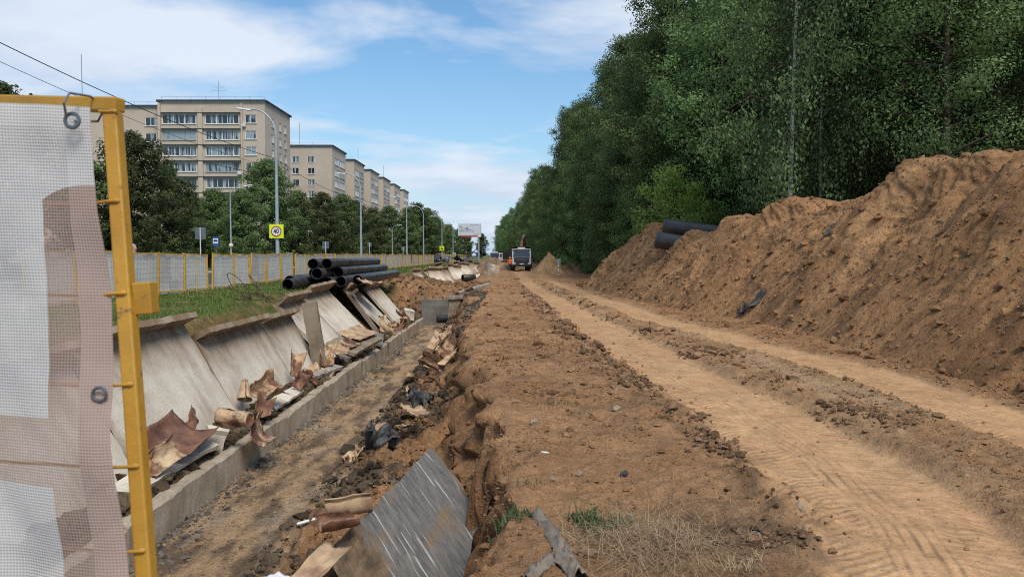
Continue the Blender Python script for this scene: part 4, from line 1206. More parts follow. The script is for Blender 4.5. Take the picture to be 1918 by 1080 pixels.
def make_tree(H, h0, crown_r, n_leaf, leaf, seed, shape='tall', trunk_r=0.18, limbs=46, droop=0.0, clump=0.86, bark='bark', mat='leaf_forest', lean=0.0, name='tree', aspect=0.55, flat=0.75):
    r = np.random.default_rng(seed)
    rr = random.Random(seed)
    tb = MB()
    nseg = 9
    tp = []
    for i in range(nseg + 1):
        t = i / nseg
        tp.append(Vector((lean * t * H + 0.10 * H / 20 * math.sin(t * 5 + seed), 0.10 * H / 20 * math.cos(t * 4 + seed * 2), t * H * 0.97 - 0.25)))
    def tpos(z):
        f = min(max(z / (H * 0.97), 0), 0.9999) * nseg
        i = int(f); return tp[i].lerp(tp[i + 1], f - i)
    tb.tube(tp, [trunk_r * (1 - 0.88 * (i / nseg) ** 0.9) * (1.25 if i == 0 else 1) for i in range(nseg + 1)], 8)
    cl_c = []; cl_s = []; cl_o = []
    for k in range(limbs):
        q = (k + rr.random()) / limbs
        z = h0 + (H - h0) * q ** 0.9
        q = (z - h0) / (H - h0)
        if shape == 'tall':      prof = (0.66 + 0.34 * math.sin(math.pi * min(1, q * 1.1 + 0.1))) * math.sqrt(max(0.01, 1 - (max(0, q - 0.58) / 0.45) ** 2))
        elif shape == 'bush':    prof = math.sqrt(max(0.02, 1 - (q * 0.98) ** 2.2)) * (0.8 + 0.2 * math.sin(q * 3))
        elif shape == 'round':   prof = math.sqrt(max(0.02, 1 - (2 * q * 0.95 - 0.85) ** 2)) if q > 0.0 else .3
        elif shape == 'cone':    prof = (1 - q) * 0.95 + 0.06
        L = crown_r * max(0.12, prof) * rr.uniform(0.55, 1.15)
        az = k * 2.39996 + rr.uniform(-0.5, 0.5)
        up = rr.uniform(0.15, 0.75) * (1 - droop) + 0.35 * q - droop * 0.3
        if shape == 'cone': up = rr.uniform(-0.05, 0.25)
        d = Vector((math.cos(az), math.sin(az), up)).normalized()
        p0 = tpos(z - 0.3 * L * up if up > 0 else z)
        p1 = p0 + d * L * 0.55; p2 = p0 + d * L + Vector((0, 0, -0.12 * L - droop * 0.35 * L))
        if L > 0.5:
            rad = trunk_r * 0.34 * (1 - 0.6 * q)
            tb.cur = 1
            tb.tube([p0, p1, p2], [rad, rad * 0.6, rad * 0.15], 5, False)
        ncl = max(2, int(1.5 + L * 1.25))
        for j in range(ncl):
            f = 0.28 + 0.78 * (j + rr.random()) / ncl
            c = p0.lerp(p2, min(f, 1.05)) + Vector((rr.gauss(0, .22), rr.gauss(0, .22), rr.gauss(0, .16))) * (0.4 + 0.3 * L)
            cl_c.append(c); cl_s.append(clump * rr.uniform(0.6, 1.3)); cl_o.append((c - tpos(z)).normalized())
    for _ in range(4):
        c = tpos(H * 0.97) + Vector((rr.gauss(0, .2), rr.gauss(0, .2), rr.uniform(-.8, .25)))
        cl_c.append(c); cl_s.append(clump * 0.6); cl_o.append(Vector((0, 0, 1)))
    Cc = np.array([c[:] for c in cl_c]); Cs = np.array(cl_s); Co = np.array([c[:] for c in cl_o])
    w = Cs ** 2.2; w /= w.sum()
    ci = r.choice(len(Cc), n_leaf, p=w)
    g = r.normal(size=(n_leaf, 3)); g /= np.linalg.norm(g, axis=1, keepdims=True)
    rad = r.random(n_leaf) ** 0.36
    off = g * (rad * Cs[ci])[:, None] * np.array([1, 1, flat])
    if droop > 0:
        off[:, 2] -= droop * np.abs(r.normal(size=n_leaf)) * Cs[ci] * 2.2
        off[:, :2] *= 0.75
    P = Cc[ci] + off
    P[:, 2] = np.maximum(P[:, 2], 0.05)
    nr = 0.95 * g + 0.30 * Co[ci] + np.array([0, 0, 0.40]) + 0.38 * r.normal(size=(n_leaf, 3))
    nr /= np.linalg.norm(nr, axis=1, keepdims=True)
    V, F = leaf_geo(P, nr, leaf, r, aspect, None if droop < 0.3 else np.tile([0, 0, -1.0], (n_leaf, 1)))
    # whole sprigs differ in tone, single leaves a little
    ctone = r.random(len(Cc))
    tint = np.clip(0.78 * ctone[ci] + 0.30 * r.random(n_leaf) - 0.04, 0, 1)
    me = mesh_np('crown', V, F, M[mat], False, None, {'tint': tint})
    tm = tb.mesh('trunk', [M[bark], M['bark']], True)
    return tm, me

KIND = {}
def kind(key, *a, **k):
    KIND[key] = make_tree(*a, **k)
kind('tallA', 25, 4.5, 4.9, 34000, 0.215, 1, 'tall', 0.20, 84)
kind('tallB', 23, 3.0, 4.5, 32000, 0.21, 2, 'tall', 0.18, 80, lean=-0.02)
kind('tallC', 27, 6.5, 5.2, 34000, 0.22, 3, 'tall', 0.22, 84, lean=0.02)
kind('nearA', 25, 6.2, 4.7, 60000, 0.125, 21, 'tall', 0.19, 84)
kind('nearB', 23, 5.2, 4.3, 54000, 0.12, 22, 'tall', 0.17, 80, lean=0.015)
kind('edgeA', 17, 0.8, 5.0, 34000, 0.20, 4, 'tall', 0.16, 90, mat='leaf_edge')
kind('edgeB', 13, 0.5, 4.3, 28000, 0.19, 5, 'bush', 0.14, 80, mat='leaf_edge')
kind('birch', 24, 5.5, 3.8, 26000, 0.16, 6, 'tall', 0.115, 64, droop=0.55, bark='birch_bark', mat='leaf_birch', clump=0.8)
kind('shrub', 4.6, 0.3, 2.3, 12000, 0.13, 7, 'bush', 0.06, 34, clump=0.42, mat='leaf_edge')
kind('young', 6.2, 0.7, 2.4, 6000, 0.17, 8, 'round', 0.06, 30, clump=0.55, mat='leaf_young', aspect=0.45, flat=0.8)
kind('juniper', 10, 0.8, 2.4, 12000, 0.17, 9, 'cone', 0.12, 70, clump=0.36, mat='needle', aspect=0.35)
kind('streetA', 13.5, 1.4, 4.6, 19000, 0.30, 10, 'round', 0.18, 56, mat='leaf_street', clump=0.8)
kind('streetB', 12.0, 1.0, 4.2, 18000, 0.29, 11, 'bush', 0.17, 54, mat='leaf_street', clump=0.75)
kind('hedge', 3.0, 0.15, 1.9, 5000, 0.18, 12, 'bush', 0.05, 24, clump=0.42, mat='leaf_street')

def plant(key, x, y, label, group, sc=1.0, rz=None, name='tree', cat='tree', z=None, sz=None):
    tm, cm = KIND[key]
    if z is None:
        z = float(ground_h(np.array([x]), np.array([y]), False)[0])
    o = thing(name, label, cat, (x, y, z), (0, 0, random.uniform(0, 6.28) if rz is None else rz), group)
    o.scale = (sc, sc, sz or sc)
    link('trunk', tm, o); link('crown', cm, o)
    return o

# wood along the right of the works
GW = 'tall trees of the wood beside the track'
LW = 'tall dark green tree in the dense wood behind the soil heap and along the track'
GB, LB = 'birches inside the wood', 'grey-green drooping birch among the trees of the dense wood'
GE, LE = 'low-branched trees along the edge of the wood', 'tree leafy down to the ground at the edge of the wood along the track'
def edge_x(y):
    return float(np.interp(y, [20, 45, 59, 78, 107, 149, 200, 260, 480, 900], [16.5, 13.6, 12.1, 10.5, 9.5, 8.4, 6.8, 4.0, -7, -40]))
rt = random.Random(21)
cnt = 0
y = 30.0
while y < 135:
    for row, dx in enumerate((0.6, 5.0, 9.5, 15.0, 22.0)):
        yy_ = y + rt.uniform(-1.6, 1.6); x = edge_x(yy_) + dx + rt.uniform(-1.1, 1.3)
        if x > 0.80 * yy_ + 3 or (row > 2 and yy_ > 75) or (row > 1 and yy_ > 100): continue
        if row == 0 and yy_ < 46 and rt.random() < 0.35: continue
        k = rt.choice(['tallA', 'tallB', 'tallC', 'tallA', 'tallB', 'birch']) if row else (rt.choice(['edgeA', 'tallB', 'tallA', 'edgeA']) if yy_ > 46 else rt.choice(['nearA', 'nearB']))
        if row and yy_ < 52 and k != 'birch': k = rt.choice(['nearA', 'nearA', 'nearB'])
        plant(k, x, yy_, LB if k == 'birch' else (LE if k == 'edgeA' else LW), GB if k == 'birch' else (GE if k == 'edgeA' else GW), rt.uniform(0.88, 1.1)); cnt += 1
    y += 4.0
while y < 520:
    for dx in (0.6, 6.0):
        yy_ = y + rt.uniform(-2, 2); x = edge_x(yy_) + dx + rt.uniform(-1, 1)
        plant(rt.choice(['edgeA', 'tallA', 'tallB', 'edgeA']), x, yy_, 'tree in the far end of the wood where it narrows towards the sky gap', 'trees at the far end of the wood', rt.uniform(0.85, 1.05)); cnt += 1
    y += 6.5 if y < 240 else 12
# lower growth at the wood's edge
for y in np.arange(47, 130, 3.6):
    plant(rt.choice(['shrub', 'shrub', 'edgeB']), edge_x(y) - rt.uniform(1.6, 2.8) + 0.3, y + rt.uniform(-1, 1), 'leafy bush at the shaded foot of the wood', 'bushes along the edge of the wood', rt.uniform(0.7, 1.1) * (0.9 if y > 60 else 1), name='bush', cat='bush')
for x, y, s in ((13.6, 43, 1.2), (16.6, 37.5, 1.1), (16.5, 33, 1.2), (18.6, 30.5, 1.2), (19.2, 35, 1.3), (21.5, 33.0, 1.3), (18.2, 42, 1.2), (20.5, 39.5, 1.4), (23.5, 37.5, 1.4), (26.5, 40, 1.4), (15.5, 47, 1.3), (24.5, 44, 1.5)):
    plant('shrub', x, y, 'leafy bush under the trees behind the soil heap', 'bushes behind the soil heap', s, name='bush', cat='bush')
for x, y, s in ((12.6, 50, .72), (16.2, 42.5, .8), (21.8, 36.2, .75), (25.5, 41.5, .85)):
    plant('edgeB', x, y, 'bushy young tree under the tall trees behind the soil heap', 'young trees behind the soil heap', s, name='tree')
p = at(1485, 345, 31.5)
plant('birch', p.x, 31.5, 'white-barked birch standing right behind the soil heap', None, 1.0, 1.0, 'birch_tree', 'birch')
p = at(1540, 345, 34)
plant('birch', p.x, 34, 'thinner birch beside the white-barked birch behind the heap', None, 0.9, 3.0, 'birch_tree', 'birch')
p = at(1262, 430, 42.5)
plant('young', p.x, 42.5, 'bright yellow-green young tree behind the two large black pipes', None, 1.15, 0.5, 'young_tree', 'tree')
p = at(1340, 430, 45.0)
plant('young', p.x, 45.5, 'second light green sapling just past the large black pipes', None, 0.85, 2.2, 'young_tree', 'tree')
p = at(1255, 430, 50.0)
plant('edgeB', p.x, 50.0, 'lighter green leafy tree rising above the bright young tree', None, 1.0, 1.2, 'tree', 'tree').scale = (0.9, 0.9, 1.0)
for i, (px, Y, s) in enumerate(((1712, 29.5, .92), (1765, 31.5, .85), (1850, 30, .8))):
    p = at(px, 320, Y)
    plant('juniper', p.x, Y, ['feathery conifer behind the highest notch of the soil heap', 'feathery conifer, middle of three behind the high end of the heap', 'feathery conifer behind the top of the heap at the picture edge'][i], None, s, i * 1.3, 'conifer', 'conifer')

# trees between the road and the flats on the left
GS = 'street trees in front of the flats'
LS = 'leafy street tree in the row in front of the flats'
ST = [  # px, Y, scale, kind, label
    (8, 56, 1.07, 'streetA', 'tree whose top shows above the near end of the yellow rail'),
    (150, 58, .80, 'streetB', 'dark leafy tree seen through the gap beside the mesh banner'),
    (248, 60, .84, 'streetA', 'big dark leafy tree just past the yellow post, in front of the nearest flats'),
    (318, 74, .86, 'streetB', 'rounded tree right of the big dark tree in front of the nearest flats'),
    (395, 92, .80, 'streetB', 'lower tree behind the bus stop sign'),
    (505, 96, 1.02, 'streetA', 'round leafy tree behind the 40 sign'),
    (560, 104, .86, 'streetB', 'leafy tree directly past the 40 sign lamp post'),
]
for px, Y, s, k, lb in ST:
    p = at(px, 478, Y)
    plant(k, p.x, Y, lb, GS, s)
for px, Y, s in ((606, 120, .86), (640, 134, .92), (668, 150, .92), (700, 165, 1.0), (727, 178, .98), (455, 84, .66), (360, 86, .7), (420, 106, .85)):
    p = at(px, 478, Y)
    plant(rt.choice(['streetA', 'streetB']), p.x, Y, LS, GS, s)
for px, Y, s in ((763, 165, 1.0), (782, 172, 1.12), (802, 190, 1.0), (818, 215, .95), (842, 300, 1.0), (860, 330, 1.0), (875, 360, 1.1), (902, 340, .95)):
    p = at(px, 478, Y)
    plant(rt.choice(['streetA', 'streetB']), p.x, Y, 'tree at the far end of the street near the billboard', 'trees at the far end of the street', s)
for px in range(196, 830, 22):
    Y = 62 + (px - 190) * 0.17
    p = at(px, 478, Y)
    plant('hedge', p.x, Y + rt.uniform(-2, 2), 'dark low shrub under the street trees', 'shrubs under the street trees', rt.uniform(.9, 1.3), name='shrub', cat='shrub')
print('trees', cnt)

# ------------------------------------------------------------------ flats
def brick_mat():
    m, nt, bs, out = newmat('yellow_grey_brick')
    v = objvec(nt)
    oi = NN(nt, 'ShaderNodeObjectInfo').outputs['Random']
    big = nnoise(nt, v, 0.12, 4, 0.6)
    fine = nnoise(nt, v, 3.0, 5, 0.7)
    col = nramp(nt, big, [(0.35, (.53, .435, .335)), (0.65, (.44, .355, .275))])
    col = nmix(nt, 1.0, col, nmath(nt, 'ADD', nmath(nt, 'MULTIPLY', fine, 0.5), 0.75), 'MULTIPLY')
    # course lines
    sp = NN(nt, 'ShaderNodeSeparateXYZ'); nt.links.new(v, sp.inputs[0])
    w = nmath(nt, 'FRACT', nmath(nt, 'MULTIPLY', sp.outputs[2], 1 / 0.35))
    col = nmix(nt, nmath(nt, 'MULTIPLY', nmath(nt, 'LESS_THAN', w, 0.14), 0.14), col, (.16, .13, .10))
    nt.links.new(col, bs.inputs['Base Color']); bs.inputs['Roughness'].default_value = 0.9
    return m
M['brick'] = brick_mat()
M['parapet'] = simple('dark_roof_edge', (.035, .032, .032), (.05, .046, .044), 2, 0.8)
M['winframe'] = simple('white_window_frame', (.74, .74, .72), (.66, .66, .64), 3, 0.5, rvar=0.12)
M['winframe2'] = simple('blue_grey_frame', (.33, .38, .38), (.28, .33, .33), 3, 0.5)
def glass_mat(name='window_glass', c0=(.018, .022, .026), c1=(.26, .31, .33)):
    m, nt, bs, out = newmat(name)
    oi = NN(nt, 'ShaderNodeObjectInfo').outputs['Random']
    v = objvec(nt)
    mp_ = NN(nt, 'ShaderNodeMapping'); mp_.inputs['Scale'].default_value = (1.6, 1.6, .25); nt.links.new(v, mp_.inputs[0])
    ad = NN(nt, 'ShaderNodeVectorMath', operation='ADD'); nt.links.new(mp_.outputs[0], ad.inputs[0])
    cb = NN(nt, 'ShaderNodeCombineXYZ'); nt.links.new(nmath(nt, 'MULTIPLY', oi, 57.0), cb.inputs[0]); nt.links.new(cb.outputs[0], ad.inputs[1])
    f = nnoise(nt, ad.outputs[0], 1.1, 3, 0.5)
    f = nmath(nt, 'ADD', f, nmath(nt, 'MULTIPLY', nmath(nt, 'SUBTRACT', oi, 0.5), 0.25))
    col = nramp(nt, f, [(0.46, c0), (0.56, c1)])      # curtains behind some panes
    nt.links.new(col, bs.inputs['Base Color'])
    bs.inputs['Roughness'].default_value = 0.08
    bs.inputs['Specular IOR Level'].default_value = 0.8
    return m
M['glass'] = glass_mat()
M['metal_grey'] = simple('galvanised_steel', (.34, .37, .39), (.28, .30, .32), 4, 0.5, 0.3)
M['acwhite'] = simple('white_casing', (.62, .62, .6), (.5, .5, .48), 5, 0.6)

def facade(mb, O, U, Nn, W, z0, z1, rects, depth=0.22):
    """wall plane from O along U with outward normal Nn; rects (u0, u1, z0, z1) become openings with reveals"""
    O, U, Nn = Vector(O), Vector(U), Vector(Nn)
    us = sorted(set([0, W] + [round(a, 3) for q in rects for a in q[:2]]))
    zs = sorted(set([z0, z1] + [round(a, 3) for q in rects for a in q[2:]]))
    def P(u, z, d=0.0): return O + U * u + Vector((0, 0, z)) - Nn * d
    flip = U.cross(Vector((0, 0, 1))).dot(Nn) < 0
    def quad(a, b, c, d):
        mb.add([a, b, c, d], [(3, 2, 1, 0) if flip else (0, 1, 2, 3)])
    for i in range(len(us) - 1):
        for j in range(len(zs) - 1):
            uc, zc = (us[i] + us[i + 1]) / 2, (zs[j] + zs[j + 1]) / 2
            if any(q[0] < uc < q[1] and q[2] < zc < q[3] for q in rects): continue
            quad(P(us[i], zs[j]), P(us[i + 1], zs[j]), P(us[i + 1], zs[j + 1]), P(us[i], zs[j + 1]))
    for a, b, c, d in rects:
        quad(P(a, c), P(b, c), P(b, c, depth), P(a, c, depth)); quad(P(a, d, depth), P(b, d, depth), P(b, d), P(a, d))
        quad(P(a, c), P(a, c, depth), P(a, d, depth), P(a, d)); quad(P(b, c, depth), P(b, c), P(b, d), P(b, d, depth))
WINM = {}
def window_mesh(w, h, n):
    key = (round(w, 2), round(h, 2), n)
    if key not in WINM:
        mb = MB(); t = 0.085
        mb.box((0, 0, t / 2), (w, 0.09, t)); mb.box((0, 0, h - t / 2), (w, 0.09, t))
        for i in range(n + 1):
            x = -w / 2 + t / 2 + (w - t) * i / n
            mb.box((x, 0, h / 2), (t, 0.09, h - 2 * t))
        mb.box((0, -0.10, -0.05), (w + 0.2, 0.28, 0.05))      # sill
        g = MB().box((0, 0.03, h / 2), (w - t, 0.015, h - t))
        WINM[key] = (mb.mesh('window', M['winframe']), g.mesh('pane', M['glass']), mb.mesh('window', M['winframe2']))
    return WINM[key]
def put_window(parent, O, U, Nn, q, n, base):
    O, U, Nn = Vector(O), Vector(U), Vector(Nn)
    w, h = q[1] - q[0], q[3] - q[2]
    fm, gm, fm2 = window_mesh(w, h, n)
    if n > 3 and random.random() < 0.3: fm = fm2
    p = O + U * ((q[0] + q[1]) / 2) + Vector((0, 0, q[2])) - Nn * 0.10 - Vector(base)
    rz = math.atan2(Nn.x, -Nn.y)
    f = link('loggia_glazing' if n > 3 else 'window', fm, parent, p, (0, 0, rz))
    link('pane', gm, f)
def block(label, x0, x1, y0, y1, top, front, side, fl0, nf, wing=None, label_group=None, step=None):
    """front: openings on the face towards the viewer (dx from x1 leftwards: u0, u1, n, kind); side: on the road face (u from near edge)"""
    base = (x1, y0, 0)
    o = thing('apartment_block', label, 'apartment block', base, group='apartment blocks in a row along the street')
    mb = MB()
    W, D = x1 - x0, y1 - y0
    fr = []; sd = []
    for k in range(nf):
        zc = fl0 - 2.8 * k
        for (u0, u1, n, lo, hi) in front: fr.append(((W - u1, W - u0, zc + lo, zc + hi), n))
        for (u0, u1, n, lo, hi) in side: sd.append(((u0, u1, zc + lo, zc + hi), n))
    facade(mb, (x0 - x1, 0, 0), (1, 0, 0), (0, -1, 0), W, 0, top, [q for q, n in fr])
    facade(mb, (0, 0, 0), (0, 1, 0), (1, 0, 0), D, 0, top, [q for q, n in sd])
    mb.add([(x0 - x1, D, 0), (0, D, 0), (0, D, top), (x0 - x1, D, top), (x0 - x1, 0, 0), (x0 - x1, 0, top)], [(3, 2, 1, 0), (0, 4, 5, 3), (5, 2, 3) if False else (5, 3, 2)])
    mb.add([(x0 - x1, 0, top), (0, 0, top), (0, D, top), (x0 - x1, D, top)], [(0, 1, 2, 3)])
    mb.build('wall', M['brick'], o)
    rb = MB()
    e = 0.18
    for a, b in (((x0 - x1 - e, -e), (e, -e)), ((e, -e), (e, D + e)), ((e, D + e), (x0 - x1 - e, D + e)), ((x0 - x1 - e, D + e), (x0 - x1 - e, -e))):
        rb.bar((a[0], a[1], top + 0.16), (b[0], b[1], top + 0.16), 0.34, 0.30)
    roof = rb.build('roof_edge', M['parapet'], o)
    for q, n in fr: put_window(o, (x0, y0, 0), (1, 0, 0), (0, -1, 0), q, n, base)
    for q, n in sd: put_window(o, (x1, y0, 0), (0, 1, 0), (1, 0, 0), q, n, base)
    # rail and aerials on the roof
    rl = MB()
    for x in np.arange(x0 - x1 + 0.4, 0, 2.6):
        rl.bar((x, 0.3, top + 0.3), (x, 0.3, top + 0.95), 0.04, 0.04)
    rl.bar((x0 - x1 + 0.4, 0.3, top + 0.95), (-0.2, 0.3, top + 0.95), 0.04, 0.04)
    rl.build('roof_rail', M['metal_grey'], o)
    return o
win = (-0.75, 0.75); log = (-0.85, 0.85)
XR = -43.6
# nearest block: two glazed loggia stacks, then a set-back window column by the corner
X1f = -43.6; Wf = 18.7
front = [(1.3 + 0.2, 3.5, 2, *win), (4.6, 10.5, 6, *log), (12.2, 18.1, 6, *log)]
side = [(3.6, 4.9, 2, *win), (8.1, 9.3, 2, *win), (11.2, 12.6, 2, *win)]
b1 = block('nearest beige brick apartment block with glazed loggias and a flat roof', X1f - Wf, X1f, 133, 148, 29.0, front, side, 26.0, 8)
fw = [(1.2, 3.2, 2, *win), (8.0, 10.0, 2, *win), (13.0, 15.0, 2, *win), (24, 26, 2, *win), (30, 32, 2, *win), (36, 38, 2, *win)]
wing = block('set-back wing of the nearest apartment block behind the big dark tree', X1f - Wf - 42, X1f - Wf, 134.6, 147.5, 28.4, fw, [], 25.8, 7)
# buttress strips between the loggia stacks
for u in (0.0, 11.35, 4.05):
    pass
bt = MB(); bt.box2((-4.1, -0.45, 0), (-3.85, -0.02, 28.6)); bt.box2((-18.68, -0.45, 0), (-18.3, -0.02, 28.6)); bt.box2((-11.75, -0.35, 0), (-10.95, -0.02, 28.0))
bt.build('pilaster', M['brick'], b1)
for k in range(7):
    c = MB(); z = 26.0 - 2.8 * k + 0.98
    c.box2((-18.2, -0.38, z), (-4.2, -0.04, z + 0.12))
    c.build('loggia_ledge', M['parapet'], b1)
for px_, z in ((-4.3, 24.9), (-5.0, 16.5)):
    a = MB(); a.box((0, 0, 0), (0.85, 0.35, 0.6)); a.lathe([(0.22, -0.01), (0.22, 0.012)], (-0.1, -0.19, 0), 'Y', 16)
    a.build('air_conditioner', M['acwhite'], b1, False, (px_ + 0.6, -0.26, z))
an = MB(); an.bar((-9.2, 3, 29), (-9.2, 3, 33.2), 0.08, 0.08); an.bar((-10.6, 3, 31.6), (-7.8, 3, 31.6), 0.05, 0.05); an.bar((-10.2, 3, 32.2), (-8.2, 3, 32.2), 0.05, 0.05)
an.build('aerial', M['metal_grey'], b1)
an = MB(); an.bar((-16, 3, 28.4), (-16, 3, 38.5), 0.10, 0.10)
an.build('aerial', M['metal_grey'], wing)
# second block: plain end with two window columns, loggias on the road side
f2 = [(4.3, 6.0, 2, *win), (8.1, 9.8, 2, *win), (11.0, 12.3, 2, *win)]
s2 = [(2.6, 7.4, 5, *log), (8.2, 13.6, 5, *log)]
b2 = block('second beige apartment block with small paired windows on its plain end', -57.0, -44.0, 184, 199, 28.6, f2, s2, 25.4, 8)
an = MB(); an.bar((-9, 4, 28.6), (-9, 4, 35), 0.10, 0.10); an.bar((-11.5, 4, 28.6), (-11.5, 4, 32.5), 0.10, 0.10)
an.build('aerial', M['metal_grey'], b2)
names = ['third', 'fourth', 'fifth', 'sixth', 'seventh']
for i, yfar in enumerate((223.7, 248, 271, 295, 319)):
    b = block('%s beige apartment block along the street, counted from the nearest' % names[i], -62.0, -44.0, yfar - 14.5, yfar, 28.4, [], [(1.6, 6.6, 5, *log), (7.6, 13.0, 5, *log)], 25.2, 8)
    if i in (1, 3):
        an = MB(); an.bar((-5, 6, 28.4), (-5, 6, 36), 0.12, 0.12); an.build('aerial', M['metal_grey'], b)
# distant pale block beyond the bend
fd = [(2 + 4 * k, 3.8 + 4 * k, 2, *win) for k in range(6)]
block('distant pale apartment block behind the billboard', -72, -46, 560, 575, 25, fd, [(3, 5, 2, *win), (9, 11, 2, *win)], 22.5, 7)

# ------------------------------------------------------------------ street behind the fence
M['asphalt'] = simple('asphalt', (.055, .055, .057), (.045, .045, .046), 8, 0.9)
M['kerbstone'] = simple('kerb_concrete', (.33, .32, .30), (.26, .25, .235), 4, 0.9)
def strip(name, x0, x1, z, mat, y0=15, y1=420, kind='structure', h=None):
    mb = MB()
    ys = np.linspace(y0, y1, 60)
    if h is None:
        V = []; 
        for y in ys: V += [(x0, y, z), (x1, y, z)]
        mb.add(V, [(2 * i, 2 * i + 1, 2 * i + 3, 2 * i + 2) for i in range(len(ys) - 1)])
    else:
        mb.box2((x0, y0, z - 0.2), (x1, y1, z + h))
    return tag(mb.build(name, mat), kind=kind)
strip('road', -23.5, -13.6, 0.56, M['asphalt'])
strip('road_kerb', -13.6, -13.45, 0.56, M['kerbstone'], h=0.12)
strip('road_kerb', -23.65, -23.5, 0.56, M['kerbstone'], h=0.12)
strip('pavement', -26.5, -23.65, 0.64, M['kerbstone'])

# ------------------------------------------------------------------ yellow site fence
def worn_yellow():
    m, nt, bs, out = newmat('worn_yellow_paint')
    v = objvec(nt)
    col = nramp(nt, nnoise(nt, v, 9, 5), [(0.35, (.46, .245, .022)), (0.65, (.38, .19, .018))])
    d = nnoise(nt, v, 26, 7, 0.7)
    col = nmix(nt, nmath(nt, 'MULTIPLY', nmath(nt, 'SUBTRACT', d, 0.60), 14, True), col, (.16, .085, .035))
    d2 = nnoise(nt, v, 4, 4, 0.6)
    col = nmix(nt, nmath(nt, 'MULTIPLY', nmath(nt, 'SUBTRACT', d2, 0.55), 2.0, True), col, (.27, .15, .04))
    nt.links.new(col, bs.inputs['Base Color'])
    nt.links.new(nramp(nt, d, [(0.4, (.38, .38, .38)), (0.65, (.75, .75, .75))]), bs.inputs['Roughness'])
    nt.links.new(nbump(nt, d, 0.002), bs.inputs['Normal'])
    return m
M['yellow'] = worn_yellow()
M['yellow_old'] = simple('yellow_paint_far', (.60, .36, .05), (.48, .28, .05), 6, 0.6)
def mesh_banner_mat(name, far=False):
    m, nt, bs, out = newmat(name)
    bs.inputs['Roughness'].default_value = 0.75; bs.inputs['Specular IOR Level'].default_value = 0.2
    tr = NN(nt, 'ShaderNodeBsdfTransparent')
    tl = NN(nt, 'ShaderNodeBsdfTranslucent')
    cloth = NN(nt, 'ShaderNodeMixShader'); cloth.inputs[0].default_value = 0.45 if far else 0.35
    mxs = NN(nt, 'ShaderNodeMixShader')
    nt.links.new(bs.outputs[0], cloth.inputs[1]); nt.links.new(tl.outputs[0], cloth.inputs[2])
    nt.links.new(tr.outputs[0], mxs.inputs[1]); nt.links.new(cloth.outputs[0], mxs.inputs[2])
    nt.links.new(mxs.outputs[0], out.inputs['Surface'])
    uv = NN(nt, 'ShaderNodeTexCoord').outputs['UV']
    sp = NN(nt, 'ShaderNodeSeparateXYZ'); nt.links.new(uv, sp.inputs[0])
    u, v = sp.outputs[0], sp.outputs[1]
    if not far:
        wn_ = nmath(nt, 'MULTIPLY', nmath(nt, 'SUBTRACT', nnoise(nt, uv, 4.0, 2), 0.5), 0.012)
        u0_, v0_ = u, v
        u = nmath(nt, 'ADD', u, wn_); v = nmath(nt, 'ADD', v, wn_)
    def setcol(c):
        nt.links.new(c, bs.inputs['Base Color']); nt.links.new(c, tl.inputs[0])
    if far:
        f = nnoise(nt, uv, 0.9, 4, 0.5)
        col = nramp(nt, f, [(0.40, (.92, .82, .69)), (0.60, (.95, .87, .75))])
        oi = NN(nt, 'ShaderNodeObjectInfo').outputs['Random']
        # faint pinkish print on some sheets
        g = nmath(nt, 'MULTIPLY', nmath(nt, 'GREATER_THAN', nnoise(nt, uv, 0.55, 2), 0.54), nmath(nt, 'GREATER_THAN', oi, 0.45))
        col = nmix(nt, nmath(nt, 'MULTIPLY', g, 0.5), col, (.66, .54, .50))
        setcol(col)
        mxs.inputs[0].default_value = 0.94
        return m
    # --- print: white with brown shapes; u, v run 0..1.8 and 0..1.9 m down from the top right corner
    def gt(a, b): return nmath(nt, 'GREATER_THAN', a, b)
    def lt(a, b): return nmath(nt, 'LESS_THAN', a, b)
    def AND(a, b): return nmath(nt, 'MULTIPLY', a, b)
    def OR(a, b): return nmath(nt, 'MAXIMUM', a, b)
    # top of the brown field is a shallow arch
    arch = nmath(nt, 'ADD', 0.158, nmath(nt, 'MULTIPLY', nmath(nt, 'POWER', nmath(nt, 'DIVIDE', u, 0.125), 3.0), 0.035))
    leftedge = nmath(nt, 'ADD', 0.120, nmath(nt, 'MULTIPLY', v, 0.010))
    brown = AND(gt(v, arch), lt(u, leftedge))
    band = AND(gt(v, 0.625), lt(v, 0.765))
    brown = OR(brown, band)
    white_lo = AND(gt(v, 0.295), gt(u, 0.125))
    col = nmix(nt, brown, (.68, .67, .65), (.46, .345, .295))
    f = nnoise(nt, uv, 5.0, 5, 0.6)
    col = nmix(nt, 1.0, col, nmath(nt, 'ADD', nmath(nt, 'MULTIPLY', f, 0.35), 0.82), 'MULTIPLY')
    setcol(col)
    # --- weave: square holes, with doubled cloth along the right hem and at the top
    P = 0.0062
    u, v = u0_, v0_
    def cell(a, p): return nmath(nt, 'FRACT', nmath(nt, 'MULTIPLY', a, 1 / p))
    hu = nmath(nt, 'ABSOLUTE', nmath(nt, 'SUBTRACT', cell(u, P), 0.5)); hv = nmath(nt, 'ABSOLUTE', nmath(nt, 'SUBTRACT', cell(v, P), 0.5))
    hole = AND(lt(hu, 0.30), lt(hv, 0.27))
    hem = OR(lt(u, 0.062), lt(v, 0.045))
    openf = nmath(nt, 'ADD', nmath(nt, 'MULTIPLY', brown, 0.24), 0.26)
    openf = nmath(nt, 'MULTIPLY', openf, nmath(nt, 'SUBTRACT', 1.0, nmath(nt, 'MULTIPLY', hem, 0.72)))
    solid_t = nmath(nt, 'MULTIPLY', nmath(nt, 'ADD', nmath(nt, 'MULTIPLY', brown, 0.14), 0.06), nmath(nt, 'SUBTRACT', 1.0, hem))
